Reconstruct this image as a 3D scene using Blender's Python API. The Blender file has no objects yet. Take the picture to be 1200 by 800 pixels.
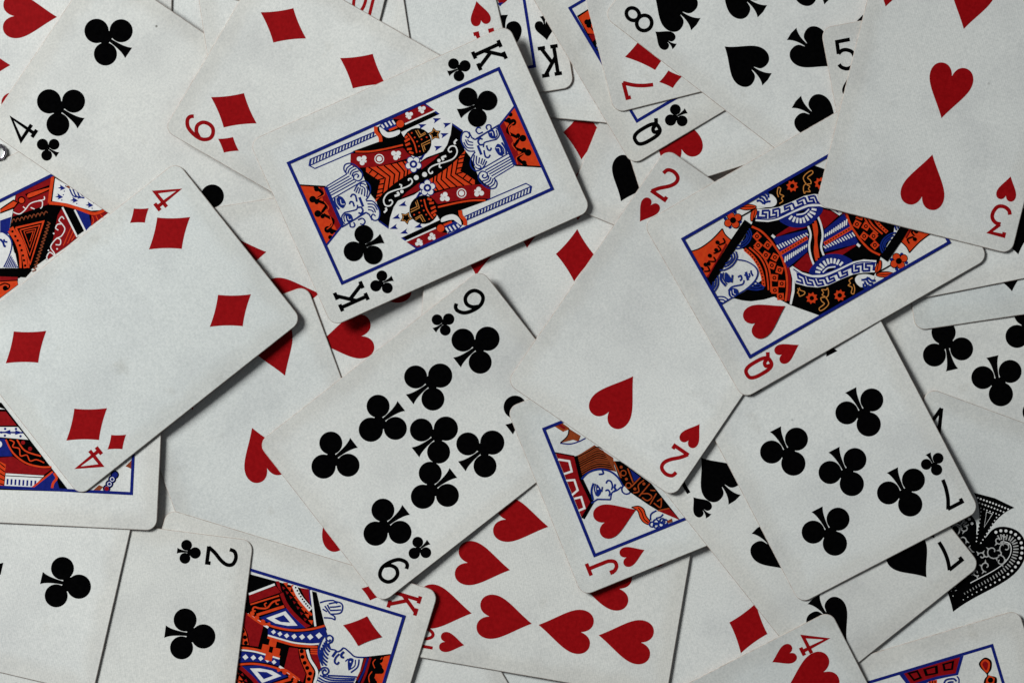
import bpy, bmesh, math, random

# ------------------------------------------------------------------ camera, light, exposure
scene = bpy.context.scene
MM = 0.001
CAM_H = 760.0 * MM                    # the camera looks straight down on the pile
VIEW_W = 1200 * 0.2682 * MM           # width of table in view
cam_data = bpy.data.cameras.new('camera')
cam = bpy.data.objects.new('camera', cam_data)
scene.collection.objects.link(cam)
cam.location = (0, 0, CAM_H)
cam_data.sensor_width = 36.0
cam_data.lens = 36.0 * CAM_H / VIEW_W
cam_data.clip_start = 0.01
cam_data.clip_end = 20.0
scene.camera = cam

world = bpy.data.worlds.new('World')
scene.world = world
world.use_nodes = True
bg = world.node_tree.nodes['Background']
bg.inputs['Color'].default_value = (0.93, 0.96, 1.0, 1)
bg.inputs['Strength'].default_value = 0.08

def area(name, loc, target, size, size_y, power, color):
    d = bpy.data.lights.new(name, 'AREA')
    d.shape = 'RECTANGLE'; d.size = size; d.size_y = size_y
    d.energy = power; d.color = color
    o = bpy.data.objects.new(name, d)
    scene.collection.objects.link(o)
    o.location = loc
    v = [target[i] - loc[i] for i in range(3)]
    import mathutils
    o.rotation_euler = mathutils.Vector(v).to_track_quat('-Z', 'Y').to_euler()
    return o
# one tall window to the left of the table
area('window_light', (-1.56, 0.86, 1.02), (0.02, 0, 0), 0.75, 0.62, 70.0, (1.0, 0.995, 0.975))

scene.view_settings.view_transform = 'Standard'
scene.view_settings.look = 'None'
scene.view_settings.exposure = 0.0
scene.view_settings.gamma = 1.0

# ------------------------------------------------------------------ helpers
W, H, TH = 31.75, 44.45, 0.27          # half width, half height, thickness of a card in mm
RAD = 3.4                              # corner radius
def tag(o, label=None, cat=None, group=None, kind=None):
    if label: o['label'] = label
    if cat: o['category'] = cat
    if group: o['group'] = group
    if kind: o['kind'] = kind
    return o

def nd(nt, kind, **kw):
    n = nt.nodes.new(kind)
    for k, v in kw.items():
        setattr(n, k, v)
    return n

def new_mat(name):
    m = bpy.data.materials.new(name)
    m.use_nodes = True
    nt = m.node_tree
    return m, nt, nt.nodes['Principled BSDF']

def ramp(nt, fac, stops):
    r = nd(nt, 'ShaderNodeValToRGB')
    while len(r.color_ramp.elements) < len(stops):
        r.color_ramp.elements.new(0.5)
    for e, (p, c) in zip(r.color_ramp.elements, stops):
        e.position = p; e.color = (*c, 1)
    nt.links.new(fac, r.inputs['Fac'])
    return r.outputs['Color']

def noise(nt, vec, scale, detail=2.0, rough=0.5):
    n = nd(nt, 'ShaderNodeTexNoise')
    n.inputs['Scale'].default_value = scale
    n.inputs['Detail'].default_value = detail
    n.inputs['Roughness'].default_value = rough
    nt.links.new(vec, n.inputs['Vector'])
    return n.outputs['Fac']

def mix(nt, mode, fac, a, b):
    n = nd(nt, 'ShaderNodeMix', data_type='RGBA', blend_type=mode)
    for sock, v in ((n.inputs[0], fac), (n.inputs[6], a), (n.inputs[7], b)):
        if hasattr(v, 'node'):
            nt.links.new(v, sock)
        elif isinstance(v, (int, float)):
            sock.default_value = v
        else:
            sock.default_value = (*v, 1)
    return n.outputs[2]

def varied_vec(nt):
    """object coordinates shifted by a random amount per object, so no two cards share their grain"""
    tc = nd(nt, 'ShaderNodeTexCoord')
    oi = nd(nt, 'ShaderNodeObjectInfo')
    m = nd(nt, 'ShaderNodeMath', operation='MULTIPLY')
    m.inputs[1].default_value = 7.31
    nt.links.new(oi.outputs['Random'], m.inputs[0])
    a = nd(nt, 'ShaderNodeVectorMath', operation='ADD')
    nt.links.new(tc.outputs['Object'], a.inputs[0])
    nt.links.new(m.outputs[0], a.inputs[1])
    return a.outputs[0], tc.outputs['Object'], oi.outputs['Random']

def paper_relief(nt, vec, obj, strength=0.22):
    """faint woven finish of a playing card: two crossed ribs plus fibre noise"""
    outs = []
    for d in ('X', 'Y'):
        w = nd(nt, 'ShaderNodeTexWave', wave_type='BANDS', bands_direction=d)
        w.inputs['Scale'].default_value = 560.0
        w.inputs['Distortion'].default_value = 0.6
        w.inputs['Detail'].default_value = 1.0
        nt.links.new(obj, w.inputs['Vector'])
        outs.append(w.outputs['Fac'])
    m = nd(nt, 'ShaderNodeMath', operation='ADD')
    nt.links.new(outs[0], m.inputs[0]); nt.links.new(outs[1], m.inputs[1])
    f = noise(nt, vec, 2600.0, 2.0, 0.6)
    m2 = nd(nt, 'ShaderNodeMath', operation='MULTIPLY_ADD')
    nt.links.new(f, m2.inputs[0]); m2.inputs[1].default_value = 2.6
    nt.links.new(m.outputs[0], m2.inputs[2])
    b = nd(nt, 'ShaderNodeBump')
    b.inputs['Strength'].default_value = strength
    b.inputs['Distance'].default_value = 0.00002
    nt.links.new(m2.outputs[0], b.inputs['Height'])
    return b.outputs['Normal']

def make_stock():
    m, nt, p = new_mat('card_stock')
    vec, obj, rnd = varied_vec(nt)
    fine = ramp(nt, noise(nt, vec, 1500.0, 2.0, 0.7), [(0.30, (0.570, 0.598, 0.598)), (0.5, (0.642, 0.668, 0.664)), (0.72, (0.718, 0.740, 0.732))])
    cloud = ramp(nt, noise(nt, vec, 42.0, 4.0, 0.6), [(0.30, (0.86, 0.865, 0.87)), (0.55, (0.985, 0.99, 0.985)), (0.75, (1, 1, 0.99))])
    tint = ramp(nt, rnd, [(0.0, (0.90, 0.925, 0.925)), (0.5, (1.0, 1.0, 0.99)), (1.0, (0.965, 0.955, 0.93))])
    c = mix(nt, 'MULTIPLY', 1.0, fine, cloud)
    c = mix(nt, 'MULTIPLY', 1.0, c, tint)
    # handling: small specks and a few soft smudges
    speck = nd(nt, 'ShaderNodeTexVoronoi'); speck.inputs['Scale'].default_value = 62.0
    nt.links.new(vec, speck.inputs['Vector'])
    sp = ramp(nt, speck.outputs['Distance'], [(0.018, (0.12, 0.11, 0.10)), (0.034, (1, 1, 1))])
    gate = ramp(nt, noise(nt, vec, 30.0, 1.0), [(0.52, (0, 0, 0)), (0.58, (1, 1, 1))])
    sp = mix(nt, 'MIX', gate, (1, 1, 1), sp)
    c = mix(nt, 'MULTIPLY', 0.85, c, sp)
    sm = ramp(nt, noise(nt, vec, 95.0, 3.0, 0.55), [(0.66, (1, 1, 1)), (0.80, (0.82, 0.80, 0.77))])
    c = mix(nt, 'MULTIPLY', 0.7, c, sm)
    # warm grime along the border from handling
    sx = nd(nt, 'ShaderNodeSeparateXYZ'); nt.links.new(obj, sx.inputs[0])
    side = []
    for o_, half in ((sx.outputs[0], W * MM), (sx.outputs[1], H * MM)):
        a_ = nd(nt, 'ShaderNodeMath', operation='ABSOLUTE'); nt.links.new(o_, a_.inputs[0])
        s_ = nd(nt, 'ShaderNodeMath', operation='SUBTRACT'); s_.inputs[0].default_value = half; nt.links.new(a_.outputs[0], s_.inputs[1])
        side.append(s_.outputs[0])
    mn = nd(nt, 'ShaderNodeMath', operation='MINIMUM'); nt.links.new(side[0], mn.inputs[0]); nt.links.new(side[1], mn.inputs[1])
    wob = nd(nt, 'ShaderNodeMath', operation='MULTIPLY_ADD'); nt.links.new(noise(nt, vec, 130.0, 3.0), wob.inputs[0]); wob.inputs[1].default_value = -0.006; nt.links.new(mn.outputs[0], wob.inputs[2])
    gr = ramp(nt, wob.outputs[0], [(0.0, (0.86, 0.82, 0.775)), (0.0022, (1, 1, 1))])
    c = mix(nt, 'MULTIPLY', 0.38, c, gr)
    nt.links.new(c, p.inputs['Base Color'])
    p.inputs['Roughness'].default_value = 0.52
    p.inputs['Specular IOR Level'].default_value = 0.35
    nt.links.new(paper_relief(nt, vec, obj), p.inputs['Normal'])
    return m

def make_edge(name, stops):
    m, nt, p = new_mat(name)
    vec, obj, rnd = varied_vec(nt)
    c = ramp(nt, noise(nt, vec, 700.0, 3.0, 0.7), stops)
    nt.links.new(c, p.inputs['Base Color'])
    p.inputs['Roughness'].default_value = 0.75
    return m

def make_back():
    m, nt, p = new_mat('card_back')
    vec, obj, rnd = varied_vec(nt)
    w = nd(nt, 'ShaderNodeTexChecker'); w.inputs['Scale'].default_value = 260.0
    w.inputs['Color1'].default_value = (0.40, 0.09, 0.05, 1); w.inputs['Color2'].default_value = (0.55, 0.47, 0.38, 1)
    nt.links.new(obj, w.inputs['Vector'])
    nt.links.new(w.outputs['Color'], p.inputs['Base Color'])
    p.inputs['Roughness'].default_value = 0.5
    return m

def make_ink(name, lo, hi, rough=0.45, spec=0.3):
    m, nt, p = new_mat(name)
    vec, obj, rnd = varied_vec(nt)
    c = ramp(nt, noise(nt, vec, 900.0, 3.0, 0.7), [(0.35, lo), (0.65, hi)])
    nt.links.new(c, p.inputs['Base Color'])
    p.inputs['Roughness'].default_value = rough
    p.inputs['Specular IOR Level'].default_value = spec
    nt.links.new(paper_relief(nt, vec, obj, 0.10), p.inputs['Normal'])
    return m

STOCK = make_stock(); EDGE = make_edge('card_edge', [(0.3, (0.30, 0.23, 0.16)), (0.5, (0.44, 0.37, 0.29)), (0.7, (0.58, 0.53, 0.45))]); RIM_MAT = make_edge('worn_shaded_rim', [(0.36, (0.29, 0.25, 0.22)), (0.5, (0.36, 0.32, 0.29)), (0.64, (0.46, 0.43, 0.40))]); BACK = make_back()  # edge and rim darkened to paint shade lines round each card; mottling is wear
INK = {
    'k': make_ink('black_ink', (0.0008, 0.0008, 0.001), (0.0018, 0.0018, 0.002), 0.9, 0.0),
    'R': make_ink('red_ink', (0.215, 0.0015, 0.003), (0.275, 0.003, 0.005), 0.6, 0.06),
    'r': make_ink('dark_red_ink', (0.175, 0.002, 0.004), (0.235, 0.004, 0.006), 0.6, 0.06),
    'o': make_ink('orange_ink', (0.50, 0.034, 0.007), (0.58, 0.052, 0.009), 0.6, 0.06),
    'b': make_ink('blue_ink', (0.004, 0.010, 0.125), (0.007, 0.015, 0.170), 0.6, 0.05),
    'B': make_ink('navy_line_ink', (0.004, 0.015, 0.135), (0.008, 0.022, 0.185), 0.6, 0.03),
    'w': make_ink('white_ink', (0.60, 0.62, 0.62), (0.70, 0.72, 0.71), 0.5, 0.3),
    'q': make_ink('rust_ink', (0.26, 0.040, 0.008), (0.34, 0.055, 0.010), 0.6, 0.06),
    'y': make_ink('grey_ink', (0.30, 0.31, 0.31), (0.42, 0.43, 0.42), 0.6, 0.1),
    'g': make_ink('gold_ink', (0.42, 0.16, 0.03), (0.52, 0.22, 0.05), 0.5, 0.25),
    'n': make_ink('brown_ink', (0.16, 0.030, 0.008), (0.22, 0.045, 0.010), 0.5, 0.2),
}

# ------------------------------------------------------------------ the table
def make_table():
    m, nt, p = new_mat('woven_cloth')
    tc = nd(nt, 'ShaderNodeTexCoord')
    obj = tc.outputs['Object']
    c = ramp(nt, noise(nt, obj, 240.0, 3.0, 0.6), [(0.36, (0.05, 0.035, 0.05)), (0.52, (0.30, 0.27, 0.36)), (0.66, (0.72, 0.70, 0.75))])
    nt.links.new(c, p.inputs['Base Color'])
    p.inputs['Roughness'].default_value = 0.8
    b = nd(nt, 'ShaderNodeBump'); b.inputs['Strength'].default_value = 0.6; b.inputs['Distance'].default_value = 0.0006
    nt.links.new(noise(nt, obj, 300.0, 3.0), b.inputs['Height']); nt.links.new(b.outputs['Normal'], p.inputs['Normal'])
    bm = bmesh.new()
    bmesh.ops.create_cube(bm, size=1.0)
    for v in bm.verts:
        v.co.x *= 0.9; v.co.y *= 0.7; v.co.z = v.co.z * 0.02 - 0.01
    me = bpy.data.meshes.new('table_top'); bm.to_mesh(me); bm.free()
    me.materials.append(m)
    o = bpy.data.objects.new('table_top', me); scene.collection.objects.link(o)
    tag(o, kind='structure')
make_table()

# ------------------------------------------------------------------ silver trinket at the left edge
def make_trinket():
    m, nt, p = new_mat('silver')
    tc = nd(nt, 'ShaderNodeTexCoord')
    c = ramp(nt, noise(nt, tc.outputs['Object'], 500.0, 2.0), [(0.4, (0.30, 0.26, 0.33)), (0.6, (0.70, 0.68, 0.74))])
    nt.links.new(c, p.inputs['Base Color'])
    p.inputs['Metallic'].default_value = 1.0; p.inputs['Roughness'].default_value = 0.22
    bm = bmesh.new()
    R, r, N, n = 2.0, 0.5, 40, 12
    rings = []
    for i in range(N):
        t = 2 * math.pi * i / N; tw = 3 * t
        rings.append([bm.verts.new(((R + r * (1 + 0.25 * math.sin(tw * 3)) * math.cos(2 * math.pi * k / n)) * math.cos(t) * MM,
                                    (R * 1.1 + r * (1 + 0.25 * math.sin(tw * 3)) * math.cos(2 * math.pi * k / n)) * math.sin(t) * MM,
                                    (r + r * math.sin(2 * math.pi * k / n)) * MM)) for k in range(n)])
    for i in range(N):
        for k in range(n):
            f = bm.faces.new((rings[i][k], rings[(i + 1) % N][k], rings[(i + 1) % N][(k + 1) % n], rings[i][(k + 1) % n])); f.smooth = True
    me = bpy.data.meshes.new('silver_ring'); bm.to_mesh(me); bm.free()
    me.materials.append(m)
    o = bpy.data.objects.new('silver_ring', me); scene.collection.objects.link(o)
    x, y, z = (-161.03, 59.38, 0.81)
    o.location = (x * MM, y * MM, z * MM); o.rotation_euler = (0, 0, 0.3)
    tag(o, 'small silver ring at the left edge between four of clubs and court card', 'ring')
make_trinket()

# ------------------------------------------------------------------ the cards
# key, rank, suit, x, y, turn, [tilt x, tilt y, height, three bends], pips, corner marks, picture pips, label
CARDS = [
 ('b2','8','d',28.01,-127.47,-120.17,[-0.0,-0.0,0.34836,1.5e-05,4.1e-05,5.4e-05],[(0,-14.35,-1),(-15.4,-28.7,-1)],[],[],(20.5,36),'card with a sliver of red pip below the bottom edge of the ten of hearts'),
 ('b6','6','c',-166.18,-123.35,76.1,[-0.00011,3e-05,0.37015,7.9e-05,-5e-06,-4.8e-05],[],[],[],(20.5,36),'club card peeping out at the lower left corner under the three of clubs'),
 ('f2','2','h',-123.29,-80.41,5.71,[-0.0034,-0.01151,0.48608,2.4e-05,0.000237,0.000133],[],[],[],(20.5,36),'dark shaded card in the gap between the lower left court card and five of hearts'),
 ('b1','2','d',-22.69,-133.43,30.0,[0.00606,-0.00295,0.74975,5.2e-05,-0.000131,-9.7e-05],[(0,28.7,1)],[],[],(20.5,36),'blank card edge at the bottom between the king of diamonds and ten of hearts'),
 ('D','A','d',-136.04,108.5,90.57,[-2e-05,-0.0,0.39996,4.9e-05,-2.7e-05,1.5e-05],[],[],[],(20.5,36),'blank card showing between the four of clubs and six of diamonds at the top'),
 ('H0','7','h',-151.65,86.54,88.85,[-0.00041,-0.00107,0.77861,-2e-05,1.9e-05,1.1e-05],[(0,14.35,1),(-15.4,0,1),(15.4,0,1),(15.4,-28.7,-1)],[-1],[],(20.5,36),'seven of hearts at the upper left corner,half under the four of clubs'),
 ('Q6','Q','d',-135.3,33.77,116.13,[0.01551,-0.00862,0.73152,0.000119,5.1e-05,-0.000219],[],[],[1],(20.5,36),'court card at the left edge with red robe and sceptre,under the four of diamonds'),
 ('C4','4','c',-110.66,67.74,55.68,[0.01113,0.01918,2.23962,-0.00033,-0.000218,0.000374],[(-13.3,28.2,1),(13.3,28.2,1),(-13.3,-28.2,-1)],[1],[],(20.5,36),'four of clubs at the upper left,its left corner running out of the picture'),
 ('H8','8','h',-54.68,16.08,-80.79,[-0.01132,-0.00968,0.48017,0.000253,0.000182,0.000381],[(15.4,28.7,1),(0,14.35,1),(-15.4,0,1),(15.4,0,1),(0,-14.35,-1),(-15.4,-28.7,-1)],[],[],(20.5,36),'heart card between the king and nine of clubs,one heart pointing left'),
 ('D9','9','d',5.2,37.55,-3.44,[-0.01377,-0.00609,0.55921,0.000233,4.9e-05,0.000179],[(15.4,28.7,1),(15.4,9.57,1),(0,0,1),(-15.4,-9.57,-1),(15.4,-9.57,-1),(-15.4,-28.7,-1),(15.4,-28.7,-1)],[],[],(20.5,36),'nine of diamonds mostly under the king of clubs,one whole diamond showing'),
 ('T3','4','s',62.94,71.8,-22.33,[-0.00897,-0.00193,0.44248,0.000273,1e-06,0.000117],[(-16.0,-28.2,-1),(16.0,-28.2,-1)],[],[],(20.5,36),'spade card between king of clubs and two of hearts,spade cut by queen of clubs'),
 ('T1','6','s',18.95,114.12,-5.45,[0.01381,-0.00983,0.59006,0.000375,0.000166,-5.6e-05],[(-16.0,-28.2,-1),(16.0,-28.2,-1)],[],[],(20.5,36),'blank end of a card below the king of spades,tucked under the queen of clubs'),
 ('T4','6','h',57.64,96.97,17.53,[-0.03805,0.00021,1.64239,0.000287,0.000115,3.3e-05],[(-15.4,-28.7,-1),(15.4,-28.7,-1)],[],[],(20.5,36),'heart card under the queen of clubs,only the lobe of one heart showing'),
 ('KS','K','s',-18.77,118.6,-171.03,[-0.00713,0.00843,0.81776,-0.00018,0.000208,-3.4e-05],[],[1],[1],(20.5,36),'king of spades at the top edge,upside down corner between king and queen of clubs'),
 ('AH','A','h',-40.88,121.0,-166.66,[-0.01304,0.00668,0.93,-7.4e-05,0.000189,5.8e-05],[(0,0,1)],[1],[],(20.5,36),'ace of hearts at the top edge behind the corner of the king of clubs'),
 ('C','2','s',-66.37,109.02,8.97,[-0.01528,-0.01622,1.22092,0.0008,0.000242,0.000385],[],[-1],[],(20.5,36),'blank strip of card at the top between the ten of diamonds and ace of hearts'),
 ('D10','10','d',-62.68,146.82,166.1,[-0.0182,0.00421,1.52737,0.000553,7.8e-05,0.0008],[(-15.4,28.7,1),(15.4,28.7,1)],[1],[],(20.5,36),'red ten at the top edge,only part of its upside down number showing'),
 ('D6','6','d',-54.43,71.24,60.09,[-0.02077,0.00938,2.63045,0.000644,0.000113,-0.0008],[(-15.4,28.7,1),(15.4,28.7,1),(-15.4,0,1),(15.4,0,1)],[1,-1],[],(20.5,36),'six of diamonds at the top,its right end under the king of clubs'),
 ('QC','Q','c',59.53,104.93,120.81,[0.01012,0.03405,1.84096,0.00015,0.00033,2.2e-05],[],[1],[1],(20.5,36),'queen of clubs at the top,its picture hidden by the seven of diamonds'),
 ('D7','7','d',67.32,112.87,104.18,[0.0026,0.02903,1.88702,0.000183,0.000356,-7.4e-05],[(-15.4,28.7,1),(15.4,28.7,1)],[1],[],(20.5,36),'seven of diamonds at the top,between the queen of clubs and eight of spades'),
 ('S8','8','s',83.06,99.82,52.56,[-0.01472,0.01539,2.07686,0.000253,8.5e-05,-0.00028],[(-16.0,28.2,1),(0,14.1,1),(-16.0,0,1),(16.0,0,1),(0,-14.1,-1),(-16.0,-28.2,-1),(16.0,-28.2,-1)],[1,-1],[],(20.5,36),'eight of spades at the top,its lower end under the queen of hearts'),
 ('C8','8','c',149.51,1.52,12.7,[0.00011,-1e-05,0.345,5.7e-05,7e-06,-1.6e-05],[(0,14.1,1),(-13.3,0,1),(13.3,0,1),(0,-14.1,-1),(-13.3,-28.2,-1),(13.3,-28.2,-1)],[],[],(20.5,36),'club card at the right edge above the ace of spades'),
 ('R1','3','s',151.47,52.01,8.63,[-0.00762,0.0095,0.79895,0.000241,0.000255,-0.000459],[(0,-28.2,-1)],[],[],(20.5,36),'blank card corner at the right edge with one black tip,over the clubs'),
 ('R2','5','s',136.12,60.23,11.07,[-0.0182,0.02207,1.49067,0.000231,0.000316,-0.000477],[(-16.0,28.2,1),(16.0,-28.2,-1)],[1,-1],[],(20.5,36),'five of spades running under the three of hearts,its number showing at the top'),
 ('AS','A','s',145.06,-67.07,159.83,[0.00467,-0.0069,0.44724,0.000125,0.000118,-0.000134],[(0,0,1)],[1,-1],[],(20.5,36),'ace of spades at the right with one large ornate lace patterned spade'),
 ('JR','J','d',141.4,-135.65,16.8,[0.00674,0.00729,0.57388,0.000121,4.9e-05,0.000129],[],[1],[1],(20.5,36),'court card in the lower right corner with red crown and tassel'),
 ('X5','6','d',59.51,-85.46,-16.86,[-0.00292,-0.00769,0.47995,6.2e-05,0.000125,3e-05],[(-15.4,28.7,1),(-15.4,0,1),(15.4,0,1),(-15.4,-28.7,-1)],[],[],(20.5,36),'diamond card at the bottom between the ten and four of hearts'),
 ('H10','10','h',9.86,-73.45,80.29,[-0.0102,-0.00648,0.85586,0.000144,1.6e-05,-5.3e-05],[(-15.4,28.7,1),(15.4,28.7,1),(0,19.13,1),(-15.4,9.57,1),(15.4,9.57,1),(-15.4,-9.57,-1),(15.4,-9.57,-1),(0,-19.13,-1),(-15.4,-28.7,-1),(15.4,-28.7,-1)],[1],[],(20.5,36),'ten of hearts at the bottom beside the king of diamonds'),
 ('H5','5','h',-78.68,-35.03,-159.66,[0.00516,-0.00724,0.7026,0.000148,0.000217,-0.000189],[(-15.4,28.7,1),(15.4,28.7,1),(0,0,1),(-15.4,-28.7,-1),(15.4,-28.7,-1)],[-1],[],(20.5,36),'five of hearts at the left between four of diamonds and nine of clubs'),
 ('KD','K','d',-74.75,-95.73,-106.86,[-0.00011,0.00344,1.28439,0.000316,1e-05,-0.000159],[],[1],[1],(21.05,36.3),'king of diamonds at the bottom,left half under the two of clubs'),
 ('C2','2','c',-129.13,-88.27,-97.18,[0.01369,0.0127,1.46958,0.000292,-0.000111,-8.5e-05],[(0,28.2,1)],[1,-1],[],(20.5,36),'two of clubs at the lower left over the king of diamonds'),
 ('C3','3','c',-167.6,-69.5,77.12,[-0.00629,-0.01796,1.0131,0.000249,7.5e-05,7e-05],[(0,0,1),(0,-28.2,-1)],[-1],[],(20.5,36),'three of clubs in the lower left corner over the two of clubs'),
 ('K7','K','h',-154.22,-25.34,87.19,[-0.0029,-0.02045,1.46987,0.000133,0.000113,-0.000322],[],[],[],(20.5,36),'court card lying flat at the left under the tip of the four of diamonds'),
 ('D4','4','d',-120.2,3.97,-51.69,[0.0118,0.00859,3.3405,-0.000394,-0.000402,-9.6e-05],[(-15.4,28.7,1),(15.4,28.7,1),(-15.4,-28.7,-1),(15.4,-28.7,-1)],[1,-1],[],(20.5,36),'four of diamonds on top of the pile at the left'),
 ('KC','K','c',-28.66,51.71,-65.82,[-0.02224,-0.00838,3.14202,-3.7e-05,0.00048,-0.00048],[],[1,-1],[1,-1],(20.5,36),'king of clubs on top of the pile near the centre'),
 ('C9','9','c',-25.24,-29.65,-52.11,[-0.01704,-0.00073,1.21287,0.0008,0.000151,-0.0008],[(-13.3,28.2,1),(13.3,28.2,1),(-13.3,9.4,1),(13.3,9.4,1),(0.9,0.6,1),(-13.3,-9.4,-1),(13.3,-9.4,-1),(-13.3,-28.2,-1),(13.3,-28.2,-1)],[1,-1],[],(20.5,36),'nine of clubs at the centre,below the king of clubs'),
 ('JH','J','h',51.31,-33.73,111.94,[-0.01783,0.01188,0.96556,0.00048,7.2e-05,7.7e-05],[],[1],[1],(21.3,36),'jack of hearts at the lower centre,upper part hidden by the two of hearts'),
 ('S7','7','s',94.67,-55.14,-141.49,[0.00729,0.00104,2.15725,0.00014,-0.000561,-0.000108],[(-16.0,28.2,1),(16.0,28.2,1),(0,14.1,1),(16.0,0,1),(16.0,-28.2,-1)],[1,-1],[],(20.5,36),'seven of spades at the lower right,mostly under the seven of clubs'),
 ('H4','4','h',74.7,-132.63,-62.79,[-0.01962,0.00605,1.43151,0.000335,-0.000135,-0.000206],[(-15.4,28.7,1)],[1],[],(20.5,36),'four of hearts at the bottom edge with its upper corner showing'),
 ('C7','7','c',97.93,-28.15,-152.57,[0.00189,0.01711,2.20114,0.000171,-0.000264,-4.3e-05],[(-13.3,28.2,1),(13.3,28.2,1),(0,14.1,1),(-13.3,0,1),(13.3,0,1),(-13.3,-28.2,-1),(13.3,-28.2,-1)],[1,-1],[],(20.5,36),'seven of clubs at the right centre,its far end under the queen of hearts'),
 ('H2','2','h',49.38,5.81,-34.34,[-0.01454,0.00226,1.89051,0.0008,5.8e-05,-0.0008],[(0,-28.7,-1)],[1,-1],[],(20.5,36),'two of hearts at the centre,its right corner under the queen of hearts'),
 ('QH','Q','h',95.22,31.52,119.79,[0.02016,0.00615,2.29668,0.00048,5.8e-05,-0.000174],[],[1,-1],[1],(21.2,36),'queen of hearts at the right,top corner under the three of hearts'),
 ('H3','3','h',136.52,78.08,-13.97,[-0.04767,0.00698,2.91906,0.000175,4.4e-05,-0.000358],[(0,28.7,1),(0,0,1),(0,-28.7,-1)],[1,-1],[],(20.5,36),'three of hearts on top of the pile in the upper right corner'),
]

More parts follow.
